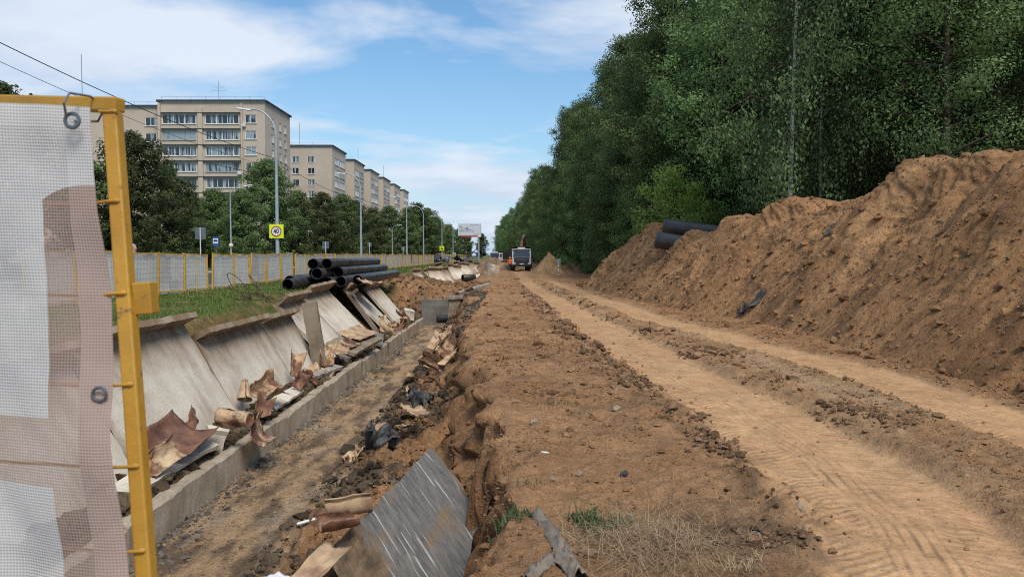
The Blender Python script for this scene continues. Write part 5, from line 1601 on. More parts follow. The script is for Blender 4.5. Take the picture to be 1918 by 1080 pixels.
    openf = nmath(nt, 'MULTIPLY', openf, nmath(nt, 'ADD', 0.45, nmath(nt, 'MULTIPLY', nnoise(nt, uv, 9.0, 4, 0.6), 1.1)))
    tfac = nmath(nt, 'ADD', nmath(nt, 'MULTIPLY', hole, openf), solid_t)
    nt.links.new(nmath(nt, 'SUBTRACT', 1.0, tfac), mxs.inputs[0])
    h = nmath(nt, 'MULTIPLY', nmath(nt, 'ADD', hu, hv), 0.0016)
    nt.links.new(nbump(nt, h, 1.0), bs.inputs['Normal'])
    return m
M['banner'] = mesh_banner_mat('printed_mesh_banner')
M['banner_far'] = mesh_banner_mat('grey_mesh_sheet', True)
M['zinc'] = simple('zinc_eyelet', (.14, .15, .16), (.20, .21, .22), 20, 0.35, 0.8)
M['tie'] = simple('cable_tie', (.12, .10, .09), (.16, .14, .13), 10, 0.6)

# --- the near panel, tilted towards us
Ptop, Pbot = at(209, 186, 1.62), at(275, 1080, 1.42)
dpost = (Pbot - Ptop).normalized()
foot = Ptop + dpost * ((Ptop.z - 0.40) / -dpost.z)
nf = thing('fence_panel', 'yellow steel fence frame close in front, with welded rods', 'fence panel', foot)
def L(p): return Vector(p) - foot
w = 0.031
rail_l = at(-420, 176, 1.74); rail_r = at(226, 191 + 11, 1.62)
rail_l.z = Ptop.z + 0.02
MB().bar(L(Ptop + dpost * 0.0285), L(foot), w, w).build('post', M['yellow'], nf, bevel=0.004)
rr1 = at(225, 197, 1.62); rl0 = at(0, 192, 1.72); rl1 = rr1 + (rl0 - rr1) * 1.9
MB().bar(L(rl1), L(rr1), w, w).build('top_rail', M['yellow'], nf, bevel=0.004)
MB().bar(L(Vector((Ptop.x - 1.9, Ptop.y + 0.22, Ptop.z))), L(foot + Vector((-1.85, 0.2, 0))), w, w).build('post', M['yellow'], nf, bevel=0.004)
def on_post(py):
    # point on the post axis whose image row is py
    best = min(np.linspace(0, 1.2, 240), key=lambda t: abs((CY - FPX * ((lambda q: ((q[2] - CAM_H) * math.cos(PITCH) + q[1] * math.sin(PITCH)) / (q[1] * math.cos(PITCH) - (q[2] - CAM_H) * math.sin(PITCH)))(Ptop + dpost * t))) - py))
    return Ptop + dpost * float(best)
for i, py in enumerate((381, 549, 716, 868, 1024, 1190)):
    p = on_post(py)
    mb = MB()
    fr = p + Vector((0.006, -0.0185, 0.002))
    pts = [fr, fr + Vector((-0.02, -0.001, -0.001)), p + Vector((-0.06, -0.006, -0.004)), p + Vector((-0.9, 0.10, 0.012)), p + Vector((-1.86, 0.2, 0.02))]
    mb.tube([L(q) for q in pts], 0.0034, 8)
    mb.sphere(L(fr + Vector((-0.004, 0.001, 0))), 0.006, 8, 6, (1.5, .7, 1))
    mb.build('rod', M['yellow'], nf, True)
wd = MB(); pw = Ptop + dpost * 0.032 + Vector((0, -0.0165, 0))
wd.tube([L(pw + Vector((-0.02, 0, 0.001))), L(pw + Vector((0.019, 0, 0)))], 0.0035, 8)
wd.build('weld_bead', M['yellow'], nf, True)
for dx in (-0.45, -0.95, -1.4):
    MB().tube([L(Ptop + Vector((dx, 0.05 - dx * 0.1 - 0.02, 0))), L(foot + Vector((dx, 0.05 - dx * 0.1 - 0.02, 0.2)))], 0.003, 6).build('rod', M['yellow'], nf, True)
pb = on_post(560)
br = MB(); br.box((0, 0, 0), (0.038, 0.036, 0.066), Matrix.Rotation(R(-4), 3, 'Y'))
br.build('bracket', M['yellow'], nf, False, L(pb + Vector((0.034, 0.012, 0.0))), bevel=0.003)

# --- banner tied to it
def near_banner():
    nu, nv = 60, 90
    edge = [(168, 203), (176, 330), (190, 470), (206, 640), (214, 780), (222, 900), (243, 1080), (262, 1250)]
    ys_ = [e[1] for e in edge]; xs_ = [e[0] for e in edge]
    V = []; UV = []
    for j in range(nv + 1):
        py = 200 + (1330 - 200) * j / nv
        t = (py - 186) / (1080 - 186)
        Yd = 1.62 + (1.42 - 1.62) * t - 0.040
        ex = float(np.interp(py, ys_, xs_))
        for i in range(nu + 1):
            f = i / nu
            p = at(ex, py, Yd)
            q = p + Vector((-1.35 * f, 0.15 * f, 0))
            # top hem sags between ties; cloth ripples
            sag = 0.010 * math.sin(f * 9) * math.exp(-j / 18)
            q.z += sag + 0.012 * f
            q.y += 0.014 * math.sin(f * 21 + j * 0.06) * (0.3 + j / nv) + 0.010 * float(fbm(f * 6 + j * 0.03, j * 0.05 - f * 3, 3, 405)) + 0.008 * float(noise2(f * 7, j * 0.07, 401)) - 0.006 * math.sin(j * 0.16 + f * 5)
            V.append(q); UV.append((1.35 * f, (py - 200) / 1400 * 1.5))
    n = nu + 1
    F = [(j * n + i, j * n + i + 1, (j + 1) * n + i + 1, (j + 1) * n + i) for j in range(nv) for i in range(nu)]
    o0 = V[nv * n]
    me = bpy.data.meshes.new('banner'); me.from_pydata([tuple(v - o0) for v in V], [], F)
    uvl = me.uv_layers.new(name='uv')
    uvl.data.foreach_set('uv', np.array([UV[l.vertex_index] for l in me.loops], np.float32).ravel())
    me.polygons.foreach_set('use_smooth', [True] * len(F))
    me.materials.append(M['banner']); me.update()
    o = thing('mesh_banner', 'translucent white and brown printed mesh banner tied to the near yellow frame', 'banner', o0)
    link('cloth', me, o)
    def eyelet(px, py, Yd, r1, r2, nm='eyelet'):
        c = at(px, py, Yd) - o0
        mb = MB()
        ring = []
        for k in range(24):
            a = 2 * math.pi * k / 24
            ring.append(k)
        for s in range(8):
            b = 2 * math.pi * s / 8
            rr_ = (r1 + r2) / 2 + (r1 - r2) / 2 * math.cos(b)
            for k in range(24):
                a = 2 * math.pi * k / 24
                mb.v.append((c.x + rr_ * math.cos(a), c.y + 0.003 * math.sin(b), c.z + rr_ * math.sin(a)))
        for s in range(8):
            for k in range(24):
                s2, k2 = (s + 1) % 8, (k + 1) % 24
                mb.f.append((s * 24 + k, s * 24 + k2, s2 * 24 + k2, s2 * 24 + k)); mb.m.append(0)
        mb.build(nm, M['zinc'], o, True)
    eyelet(135, 226, 1.545, 0.0185, 0.0105)
    eyelet(186, 738, 1.445, 0.0165, 0.0100)
    c = at(135, 222, 1.56) - o0
    t = MB()
    t.tube([c + Vector((0.0, -0.02, 0.0)), c + Vector((0.004, -0.034, 0.025)), c + Vector((0.008, -0.02, 0.048)), c + Vector((0.010, 0.05, 0.056)), c + Vector((0.010, 0.11, 0.045)), c + Vector((0.004, 0.09, 0.01)), c + Vector((0, 0.01, -0.004))], 0.0026, 6)
    t.build('tie', M['tie'], o, True)
near_banner()

# --- the long line of panels across the grass
FX = -11.8
def panel_proto():
    W, H = 2.2, 1.44
    o = thing('fence_panel', '', 'fence panel', (0, 0, 0))
    for y in (0.02, W - 0.02):
        MB().box((0, y, H / 2 + 0.03), (0.055, 0.055, H)).build('post', M['yellow_old'], o)
    for z in (0.14, H - 0.0):
        MB().box((0, W / 2, z), (0.04, W - 0.1, 0.04)).build('rail', M['yellow_old'], o)
    mb = MB()
    for k in range(1, 11):
        mb.box((0.012, W * k / 11, H / 2 + 0.07), (0.006, 0.006, H - 0.14))
    for k in range(1, 8):
        mb.box((0.02, W / 2, 0.14 + (H - 0.14) * k / 8), (0.006, W - 0.06, 0.006))
    mb.build('wire_grid', M['metal_grey'], o)
    return o
def sheet_proto(seed):
    W, H = 2.2, 1.36
    nu, nv = 18, 10
    u = np.linspace(0, 1, nu + 1); v = np.linspace(0, 1, nv + 1)
    U, Vv = np.meshgrid(u, v)
    X = -0.045 + 0.02 * noise2(U * 5 + seed, Vv * 2, 411) + 0.025 * np.sin(U * 14 + seed + Vv * 2) * (Vv ** 0.5) * 0.6
    P = np.stack([X, U * (W + 0.03), 0.06 + Vv * H + 0.03 * noise2(U * 3 + seed, Vv * 0, 412) * (Vv > 0.95)], -1).reshape(-1, 3)
    n = nu + 1
    F = [(j * n + i, j * n + i + 1, (j + 1) * n + i + 1, (j + 1) * n + i) for j in range(nv) for i in range(nu)]
    me = bpy.data.meshes.new('mesh_sheet'); me.from_pydata(P.tolist(), [], F)
    uvl = me.uv_layers.new(name='uv')
    UVs = np.stack([U.ravel() * W + seed * 3, Vv.ravel() * H], 1)
    uvl.data.foreach_set('uv', np.array([UVs[l.vertex_index] for l in me.loops], np.float32).ravel())
    me.polygons.foreach_set('use_smooth', [True] * len(F))
    me.materials.append(M['banner_far']); me.update()
    return me
proto = panel_proto(); sheets = [sheet_proto(s) for s in range(4)]
rf = random.Random(5)
y = 18.0; k = 0
while y < 112:
    z = float(ground_h(np.array([FX]), np.array([y]), False)[0])
    o = proto if k == 0 else copy_tree(proto)
    x = FX + rf.uniform(-.07, .07)
    rot = (R(rf.uniform(-2.2, 2.2)), R(rf.uniform(-2.5, 2.5)), R(rf.uniform(-1.2, 1.2)))
    o.location = (x, y, z); o.rotation_euler = rot
    tag(o, 'yellow framed fence panel in the long line behind the grass', 'fence panel', 'yellow fence panels in a line behind the grass')
    s = link('mesh_sheet', sheets[k % 4], None, (x, y, z), rot)
    tag(s, 'grey white mesh sheet hung on the line of yellow fence panels', 'mesh sheet', 'mesh sheets on the yellow fence line')
    if k % 3 == 1 and y < 60:
        st = MB()
        a = [(0.08, 0.1, 1.22), (0.85, 0.1, 0.02), (0.85, 1.2, 0.02), (0.08, 1.2, 0.02)]
        st.tube([(0.45, 0.0, 0.02), (0.45, 0.0, 1.2), (0.45, 0.75, 1.2)], 0.014, 6); st.tube([(0.04, 0, 0.03), (0.95, 0, 0.03), (0.95, 1.5, 0.03)], 0.014, 6)
        t_ = st.build('brace', M['yellow_old'], o, True)
    y += 2.26; k += 1
# further yellow panels beyond the end of the line
for i in range(11):
    o = copy_tree(proto)
    yy_ = 128 + i * 5.0
    p = at(834 + i * 4.6, 486, yy_)
    o.location = (p.x, yy_, float(ground_h(np.array([p.x]), np.array([yy_]), False)[0])); o.rotation_euler = (R(rf.uniform(-6, 6)), R(rf.uniform(-8, 8)), R(rf.uniform(40, 110)))
    tag(o, 'bare yellow fence panel in the jumble beyond the end of the mesh fence', 'fence panel', 'bare yellow panels beyond the mesh fence')

# ------------------------------------------------------------------ turf, weeds, straw
def blades(name, X, Y, Z, H, W, mat, seed, lean=0.5, tint=None, **kw):
    r = np.random.default_rng(seed); n = len(X)
    a = r.uniform(0, 6.28, n); l = lean * H * r.uniform(0.2, 1.2, n); b = r.uniform(0, 6.28, n)
    P = np.stack([X, Y, Z], 1)
    s = np.stack([np.cos(a) * W, np.sin(a) * W, 0 * a], 1)
    mid = P + np.stack([np.cos(b) * l * .35, np.sin(b) * l * .35, H * 0.6], 1)
    tip = P + np.stack([np.cos(b) * l, np.sin(b) * l, H * np.clip(1 - 0.3 * lean * r.random(n), .15, 1)], 1)
    V = np.stack([P - s, P + s, mid + s * .7, mid - s * .7, tip], 1).reshape(-1, 3)
    i = (np.arange(n) * 5)[:, None]
    F = np.concatenate([np.stack([i + 0, i + 1, i + 2], -1).reshape(-1, 3), np.stack([i + 0, i + 2, i + 3], -1).reshape(-1, 3), np.stack([i + 3, i + 2, i + 4], -1).reshape(-1, 3)])
    t = r.random(n) if tint is None else tint
    me = mesh_np(name, V, F, M[mat], False, None, {'tint': np.concatenate([t, t, t])})
    return tag(link(name, me), **kw)
M['grass'] = leaf_mat('turf_grass', (.060, .095, .020), (.16, .205, .055), 0.3, 0.6)
M['straw'] = leaf_mat('dry_straw', (.44, .345, .17), (.74, .62, .36), 0.3, 0.7)
M['weed'] = leaf_mat('green_weed', (.045, .066, .026), (.10, .13, .055), 0.35, 0.5)
def turf():
    r = np.random.default_rng(91)
    n = 60000
    Y = 14 * (130 / 14) ** r.random(n); X = r.uniform(-12.6, -6.2, n)
    cut = np.interp(Y, [0, 19.6, 21.2, 42, 47, 60, 140], [-6.9, -6.9, -8.2, -8.2, -9.3, -8.2, -8.0])
    keep = (X < cut + 0.25 * noise2(Y * 1.5, X * 1.5, 421)) & (noise2(X * 0.9, Y * 0.7, 423) > -0.45)
    X, Y = X[keep], Y[keep]
    Z = ground_h(X, Y) - 0.01
    H = 0.06 * np.exp(r.normal(0, 0.4, len(X))) * (1 + Y / 120); W = 0.006 + 0.00045 * Y
    blades('grass', X, Y, Z, H, W, 'grass', 92, 0.6, label='rough green turf between the tipped slabs and the fence', cat='grass', kind='stuff')
turf()
def tuft(px, py, n, spread, h, w, mat, label, cat, lean, seed, name, Zo=0.0):
    p = onz(px, py, 0.0)
    r = np.random.default_rng(seed)
    X = p.x + r.normal(0, spread, n); Y = p.y + r.normal(0, spread * 0.9, n)
    Z = ground_h(X, Y) - 0.01 + Zo
    blades(name, X, Y, Z, h * np.exp(r.normal(0, 0.35, n)), np.full(n, w), mat, seed + 1, lean, None, label=label, cat=cat, kind='stuff')
tuft(1205, 1020, 1500, 0.24, 0.10, 0.0026, 'straw', 'sprawling tuft of dry straw-coloured grass on the ground in front', 'grass tuft', 3.2, 431, 'grass_tuft')
tuft(1140, 985, 300, 0.11, 0.11, 0.003, 'weed', 'green grass growing out of the dry straw tuft', 'grass tuft', 1.0, 433, 'grass_tuft')
tuft(1095, 972, 90, 0.06, 0.08, 0.010, 'weed', 'broad-leaved green weed behind the straw tuft', 'weed', 0.9, 435, 'weed')
tuft(962, 962, 90, 0.09, 0.06, 0.008, 'weed', 'small green weed at the edge of the bank', 'weed', 0.9, 437, 'weed')
tuft(1310, 1000, 260, 0.35, 0.09, 0.002, 'straw', 'thin scatter of dry stalks right of the straw tuft', 'grass tuft', 2.4, 439, 'grass_tuft')
tuft(1385, 1058, 160, 0.10, 0.08, 0.002, 'straw', 'lone small clump of dry stalks in the trampled soil', 'grass tuft', 1.6, 441, 'grass_tuft')
tuft(985, 905, 60, 0.10, 0.05, 0.003, 'weed', 'few green sprouts near the crack in the bank', 'weed', 0.9, 443, 'weed')
tuft(1040, 760, 120, 0.16, 0.05, 0.003, 'weed', 'faint green sprouts on the plot above the bank', 'weed', 0.9, 445, 'weed')

# ------------------------------------------------------------------ stones and rags on the ground
def stone(px, py, s, label, col, seed, name='stone', zof=0.0):
    p = onz(px, py, 0.0)
    z = float(ground_h(np.array([p.x]), np.array([p.y]))[0])
    bm = bmesh.new(); bmesh.ops.create_icosphere(bm, subdivisions=3, radius=1)
    P = np.array([v.co[:] for v in bm.verts])
    d = 0.30 * noise2(P[:, 0] * 1.3 + seed, P[:, 1] * 1.3 + P[:, 2], 451) + 0.13 * noise2(P[:, 0] * 3 + seed, P[:, 2] * 3 + P[:, 1], 452)
    for v, q in zip(bm.verts, d):
        v.co *= 1 + q
        v.co.x *= s[0]; v.co.y *= s[1]; v.co.z *= s[2]
    me = bpy.data.meshes.new(name); bm.to_mesh(me); bm.free(); me.materials.append(M[col])
    tag(link(name, me, None, (p.x, p.y, z + s[2] * 0.45), (0, 0, seed)), label, name)
M['stone_pale'] = simple('pale_stone', (.30, .225, .15), (.20, .15, .10), 14, 0.9, 0, 0.01, 30)
M['stone_grey'] = simple('grey_stone', (.17, .145, .12), (.12, .10, .08), 14, 0.9, 0, 0.01, 30)
M['clod'] = simple('clay_clod', (.24, .15, .085), (.16, .10, .06), 12, 0.95, 0, 0.02, 20)
stone(1155, 768, (.09, .06, .045), 'flat pale stone lying alone in the middle of the plot', 'stone_pale', 1)
stone(1497, 947, (.055, .045, .04), 'rounded pale stone beside the wheel track', 'stone_pale', 2)
stone(1415, 1000, (.05, .04, .03), 'dark flat stone near the rounded pale stone', 'stone_grey', 3)
stone(1000, 790, (.055, .035, .045), 'pointed tan stone near the bank', 'stone_pale', 4)
stone(1180, 970, (.035, .035, .045), 'whitish stone standing in the straw tuft', 'stone_pale', 5)
stone(1098, 1042, (.065, .05, .045), 'brown clod beside the grey rag', 'clod', 6, 'clod')
stone(1085, 890, (.035, .03, .03), 'small round tan stone on the crumbly soil', 'stone_pale', 7)
stone(1035, 895, (.03, .028, .025), 'small pale stone next to the round tan one', 'stone_pale', 8)
stone(1020, 850, (.045, .012, .008), 'white flake lying on the soil near the bank', 'white_plastic', 9, 'flake')
stone(1170, 885, (.04, .03, .035), 'small black lump beside a clod cluster', 'film', 10, 'lump')
M['rag'] = simple('grey_brown_rag', (.22, .185, .15), (.12, .098, .078), 5, 0.9, 0, 0.01, 25)
def rag(pts, w, label, seed, bulge=0.05):
    n, m = len(pts), 9
    path = [onz(a, b, 0.0) for a, b in pts]
    path = [Vector((p.x, p.y, float(ground_h(np.array([p.x]), np.array([p.y]))[0]))) for p in path]
    fine = []
    for i in range(len(path) - 1):
        for k in range(6): fine.append(path[i].lerp(path[i + 1], k / 6))
    fine.append(path[-1]); V = []
    for i, p in enumerate(fine):
        d = (fine[min(i + 1, len(fine) - 1)] - fine[max(0, i - 1)]).normalized()
        s = d.cross(Vector((0, 0, 1))).normalized()
        ww = w * (0.75 + 0.4 * float(noise2(i * 0.35, seed, 461)))
        for j in range(m):
            f = j / (m - 1) - 0.5
            V.append(p + s * ww * f + Vector((0, 0, 0.015 + bulge * (0.5 - abs(f)) * (1.2 + float(noise2(i * 0.4, f * 5 + seed, 462)) * 2) + 0.025 * float(noise2(i * 0.9, f * 9, 463)))))
    F = [(i * m + j, i * m + j + 1, (i + 1) * m + j + 1, (i + 1) * m + j) for i in range(len(fine) - 1) for j in range(m - 1)]
    me = bpy.data.meshes.new('rag'); me.from_pydata([tuple(v) for v in V], [], F)
    me.polygons.foreach_set('use_smooth', [True] * len(F)); me.materials.append(M['rag'])
    o = link('rag', me); s = o.modifiers.new('thickness', 'SOLIDIFY'); s.thickness = 0.006
    tag(o, label, 'rag')
rag([(1005, 962), (1030, 995), (1050, 1030), (1065, 1060), (1085, 1085)], 0.17, 'twisted grey brown rag strip on the ground in front', 3, 0.09)
rag([(1070, 1062), (1035, 1056), (1008, 1068), (985, 1085)], 0.14, 'dark rag end curling beside the twisted rag strip', 5, 0.08)
# black roofing scraps on the heap face
for i, (px, py, Y, sz, rz, lb) in enumerate([(1420, 562, 24.0, (.8, .32), 20, 'long black tar-paper scrap sticking out of the heap foot'), (1395, 580, 22.6, (.45, .25), 40, 'smaller black scrap below the long tar-paper scrap'),
                                             (1630, 378, 24.0, (.35, .3), 70, 'small black scrap near the crest of the heap'), (1557, 433, 24.5, (.5, .2), 60, 'dark streak of film half buried high on the heap')]):
    # find the point of the heap under this pixel
    Yg, ug = np.meshgrid(np.linspace(Y - 5, Y + 5, 200), np.linspace(0.02, 1.0, 200))
    P, *_ = heap_pt(Yg.ravel(), ug.ravel())
    c, s_ = math.cos(PITCH), math.sin(PITCH)
    dz = P[:, 2] - CAM_H
    zc = P[:, 1] * c - dz * s_
    pu = CX + FPX * P[:, 0] / zc; pv = CY - FPX * (dz * c + P[:, 1] * s_) / zc
    k = np.argmin((pu - px) ** 2 + (pv - py) ** 2)
    curled('tar_paper', sz, 0.8, 'film', tuple(P[k] + np.array([-0.03, 0, 0.02])), (4, -42, rz * .3), lb, 130 + i, 0.05, 0, None, 'tar paper', 0.01)
# tangle of rusty wire on the slab rims
def wire_tangle():
    r = random.Random(9); mb = MB()
    c0 = at(500, 556, 19.5)
    z0 = float(ground_h(np.array([c0.x]), np.array([c0.y]))[0])
    c0 = Vector((c0.x - 0.1, c0.y, max(z0, c0.z - 0.1)))
    for k in range(11):
        big = k < 3
        R0 = r.uniform(.32, .5) if big else r.uniform(.12, .28)
        cx, cy = r.uniform(-.6, .1) if big else r.uniform(-.55, .65), r.uniform(-.7, .7)
        ax = Vector((r.gauss(0, .5), r.gauss(0, .5), 1 if not big else 0.35)).normalized()
        a = ax.orthogonal().normalized(); b = ax.cross(a)
        a0 = r.uniform(0, 6.28); ext = r.uniform(4, 8)
        pts = []
        for i in range(22):
            t = a0 + ext * i / 21
            q = c0 + Vector((cx, cy, 0.10 + (0.28 if big else 0))) + (a * math.cos(t) + b * math.sin(t)) * R0 * (1 + 0.12 * math.sin(t * 2 + k))
            q.z = max(q.z, c0.z + 0.01)
            pts.append(q - c0)
        mb.tube(pts, 0.009, 5)
    o = mb.build('wire_tangle', M['rust_wire'], None, True, c0)
    tag(o, 'tangle of rusty wire on the grass at the slab rims', 'wire')
wire_tangle()

# ------------------------------------------------------------------ street lamps and wires
M['lamp_grey'] = simple('lamp_post_grey', (.36, .42, .45), (.30, .35, .38), 3, 0.5, 0.2)
M['lamp_white'] = simple('lamp_head_white', (.62, .64, .66), (.55, .57, .6), 6, 0.4)
def lamp(x, y, H, reach, label, side=-1, z=0.56, r0=0.115, rise=1.3):
    o = thing('street_lamp', label, 'street lamp', (x, y, z), group='street lamps along the road')
    MB().tube([(0, 0, -0.3), (0, 0, 2.2), (0, 0, H)], [r0, r0 * 0.92, r0 * 0.55], 12).build('pole', M['lamp_grey'], o, True)
    pts = []
    for i in range(9):
        t = i / 8
        pts.append((side * reach * (t ** 1.35) , 0, H - 0.05 + rise * math.sin(t * math.pi / 2) ** 0.8 * (1.15 - .15 * t)))
    MB().tube(pts, 0.045, 8).build('arm', M['lamp_grey'], o, True)
    e = pts[-1]; hd = MB()
    hd.box((e[0] + side * 0.28, 0, e[2] + 0.01), (0.85, 0.24, 0.09), Matrix.Rotation(R(-side * 8), 3, 'Y') , 0.8)
    hd.build('lamp_head', M['lamp_white'], o, bevel=0.02)
    return o
XL = -13.0
l1 = lamp(XL, 41.5, 8.2, 1.45, 'nearest tall grey street lamp, carrying the 40 sign')
l2 = lamp(XL, 64.5, 7.2, 1.4, 'grey street lamp past the black pipe stack', r0=0.11)
lamp(XL, 92.5, 7.4, 1.4, 'third grey street lamp along the mesh fence')
lamp(XL, 110, 7.4, 1.4, 'fourth grey street lamp, at the end of the mesh fence')
l6 = lamp(XL, 139, 7.4, 1.4, 'grey street lamp carrying the small yellow sign by the billboard')
lamp(XL, 165, 7.4, 1.4, 'farthest grey street lamp before the billboard')
p = at(433, 478, 65)
lamp(p.x, 65, 6.6, 1.25, 'slim grey lamp post across the road behind the globe lamp', 1, r0=0.085, rise=0.9)
p = at(735, 478, 150)
lamp(p.x, 150, 6.6, 1.25, 'slim lamp post across the road far beyond the pipe stack', 1, r0=0.10, rise=0.9)
p = at(433, 478, 63)
g = thing('globe_lamp', 'small globe lamp on a short post in front of the slim lamp post', 'lamp', (p.x, 63, 0.6))
MB().tube([(0, 0, 0), (0, 0, 2.05)], 0.05, 8).build('post', M['lamp_grey'], g, True)
MB().sphere((0, 0, 2.22), 0.20, 14, 10).build('globe', simple('cream_globe', (.62, .55, .38), (.58, .5, .34), 3, 0.4), g, True)

M['wire'] = simple('black_cable', (.012, .012, .013), (.02, .02, .02), 4, 0.7)
def cable(a, b, sag, r, label, n=24):
    a, b = Vector(a), Vector(b)
    pts = []
    for i in range(n + 1):
        t = i / n
        q = a.lerp(b, t); q.z -= sag * 4 * t * (1 - t); pts.append(q - a)
    o = MB().tube(pts, r, 5).build('cable', M['wire'], None, True, a)
    tag(o, label, 'cable')
m1 = Vector((XL, 41.5, 0.56)); m2 = Vector((XL, 64.5, 0.56))
top1 = at(516, 297, 41.45); top2 = at(676, 372, 64.4)
cable(at(-160, 0, 20.0), top1, 0.35, 0.016, 'thick black overhead cable sloping to the nearest street lamp')
cable(top1, top2, 0.45, 0.014, 'black cable running on between the first two street lamps')
cable(at(-120, 60, 26.0), at(520, 315, 60), 0.5, 0.012, 'thinner overhead cable below the thick one')
cable(top2, at(760, 392, 92.4), 0.3, 0.013, 'cable from the second to the third street lamp')
cable(at(225, 248, 118), top1 + Vector((0, 0.1, -1.0)), 0.6, 0.02, 'cable crossing in front of the nearest flats')
M['anyaer'] = M['metal_grey']

# ------------------------------------------------------------------ signs
M['sign_yellow'] = simple('fluorescent_yellow', (.66, .78, .02), (.62, .74, .02), 3, 0.5)
M['sign_white'] = simple('sign_white', (.72, .72, .74), (.66, .66, .68), 3, 0.5)
M['sign_red'] = simple('sign_red', (.42, .03, .03), (.38, .03, .03), 3, 0.5)
M['sign_black'] = simple('sign_black', (.012, .012, .012), (.018, .018, .018), 3, 0.5)
M['sign_blue'] = simple('sign_blue', (.02, .08, .32), (.02, .07, .28), 3, 0.5)
M['sign_back'] = simple('sign_back_grey', (.16, .18, .19), (.12, .135, .14), 4, 0.5, 0.3)
M['sign_green'] = simple('sign_green', (.03, .20, .12), (.03, .16, .10), 4, 0.5)
def lettering(txt, size, mat, parent, loc, depth=0.004, name='lettering', sx=1.0):
    cu = bpy.data.curves.new(name, 'FONT'); cu.body = txt; cu.size = size; cu.extrude = depth
    cu.align_x = 'CENTER'; cu.align_y = 'CENTER'; cu.offset = size * 0.012
    cu.materials.append(mat)
    tmp = bpy.data.objects.new('tmp_text', cu); COL.objects.link(tmp)
    bpy.context.view_layer.update()
    me = bpy.data.meshes.new_from_object(tmp.evaluated_get(bpy.context.evaluated_depsgraph_get()))
    bpy.data.objects.remove(tmp)
    if not me.materials: me.materials.append(mat)
    o = link(name, me, parent, loc, (math.pi / 2, 0, 0)); o.scale = (sx, 1, 1)
    return o
def ring_mesh(r1, r2, t):
    mb = MB(); n = 32
    for rr_ in (r1, r2):
        for y in (0, -t):
            for k in range(n):
                a = 2 * math.pi * k / n; mb.v.append((rr_ * math.cos(a), y, rr_ * math.sin(a)))
    def i_(q, k): return q * n + k % n
    for k in range(n):
        for a, b in ((0, 1), (1, 3), (3, 2), (2, 0)):
            mb.f.append((i_(a, k), i_(a, k + 1), i_(b, k + 1), i_(b, k))); mb.m.append(0)
    return mb
p = at(519, 433, 41.3)
s40 = thing('speed_limit_sign', 'yellow square 40 speed limit sign on the nearest lamp post', 'road sign', (XL, 41.5 - 0.16, p.z))
MB().box((0, 0, 0), (0.79, 0.02, 0.77)).build('plate', M['sign_yellow'], s40, bevel=0.01)
MB().lathe([(0.255, 0), (0.255, 0.008)], (0, -0.022, 0), 'Y', 32).build('disc', M['sign_white'], s40)
ring_mesh(0.285, 0.235, 0.016).build('red_ring', M['sign_red'], s40, loc=(0, -0.016, 0))
lettering('40', 0.36, M['sign_black'], s40, (0, -0.036, 0.0), sx=0.82)
ys = thing('warning_sign', 'small yellow sign with dark figures on the lamp post by the billboard', 'road sign', (XL, 139 - 0.2, at(828, 465, 139).z))
MB().box((0, 0, 0), (0.85, 0.03, 0.85)).build('plate', M['sign_yellow'], ys)
mk = MB(); mk.box((-0.13, -0.03, -0.08), (0.16, 0.02, 0.34)); mk.box((0.14, -0.03, -0.12), (0.26, 0.02, 0.24)); mk.sphere((-0.12, -0.03, 0.2), 0.09, 8, 6, (1, .2, 1)); mk.box((0.05, -0.03, 0.2), (0.12, 0.02, 0.06))
mk.build('pictogram', M['sign_black'], ys)
def back_sign(px, py, Y, w, h, label, rows=2, group=None):
    p = at(px, py, Y)
    o = thing('road_sign', label, 'road sign', (p.x, Y, 0.56), group=group)
    top = p.z - 0.56 + h / 2
    MB().tube([(0, 0, -0.2), (0, 0, top)], 0.038, 8).build('post', M['lamp_white'], o, True)
    z = top
    for k in range(rows):
        hh = h / rows - 0.02
        MB().box((0, 0.05, z - hh / 2), (w, 0.02, hh)).build('plate', M['sign_back'], o)
        z -= h / rows
back_sign(375, 437, 51, 0.72, 0.82, 'pair of dark square sign backs on a post before the bus stop sign')
back_sign(610, 459, 75, 0.66, 0.72, 'grey sign backs on a post just past the 40 sign')
back_sign(692, 458, 100, 0.55, 0.6, 'small grey sign back between the second and third lamps', 1)
back_sign(755, 465, 118, 0.6, 0.6, 'small grey sign back beside the third lamp', 1)
p = at(404, 452, 58)
bs_ = thing('bus_stop_sign', 'blue and white bus stop sign with a bus pictogram', 'road sign', (p.x, 58, 0.56))
h0 = p.z - 0.56
MB().tube([(0, 0.05, -0.2), (0, 0.05, h0 + 0.3)], 0.035, 8).build('post', M['sign_back'], bs_, True)
MB().box((0, 0, h0), (0.46, 0.03, 0.76)).build('plate', M['sign_blue'], bs_)
MB().box((0, -0.022, h0 + 0.03), (0.38, 0.012, 0.38)).build('panel', M['sign_white'], bs_)
bp = MB(); bp.box((0, -0.034, h0 + 0.05), (0.29, 0.01, 0.10)); bp.box((0, -0.034, h0 + 0.115), (0.22, 0.01, 0.03)); bp.lathe([(0.03, -0.004), (0.03, 0.006)], (-0.08, -0.034, h0 - 0.015), 'Y', 10); bp.lathe([(0.03, -0.004), (0.03, 0.006)], (0.08, -0.034, h0 - 0.015), 'Y', 10)
bp.build('bus_pictogram', M['sign_black'], bs_)
p = at(892, 471, 150)
b2s = thing('bus_stop_sign', 'small white and blue stop sign under the billboard', 'road sign', (p.x, 150, 0.2))
MB().tube([(0, 0.05, -0.2), (0, 0.05, p.z - 0.2 + 0.5)], 0.05, 8).build('post', M['sign_back'], b2s, True)
MB().box((0, 0, p.z - 0.2), (0.6, 0.03, 0.95)).build('plate', M['sign_blue'], b2s)
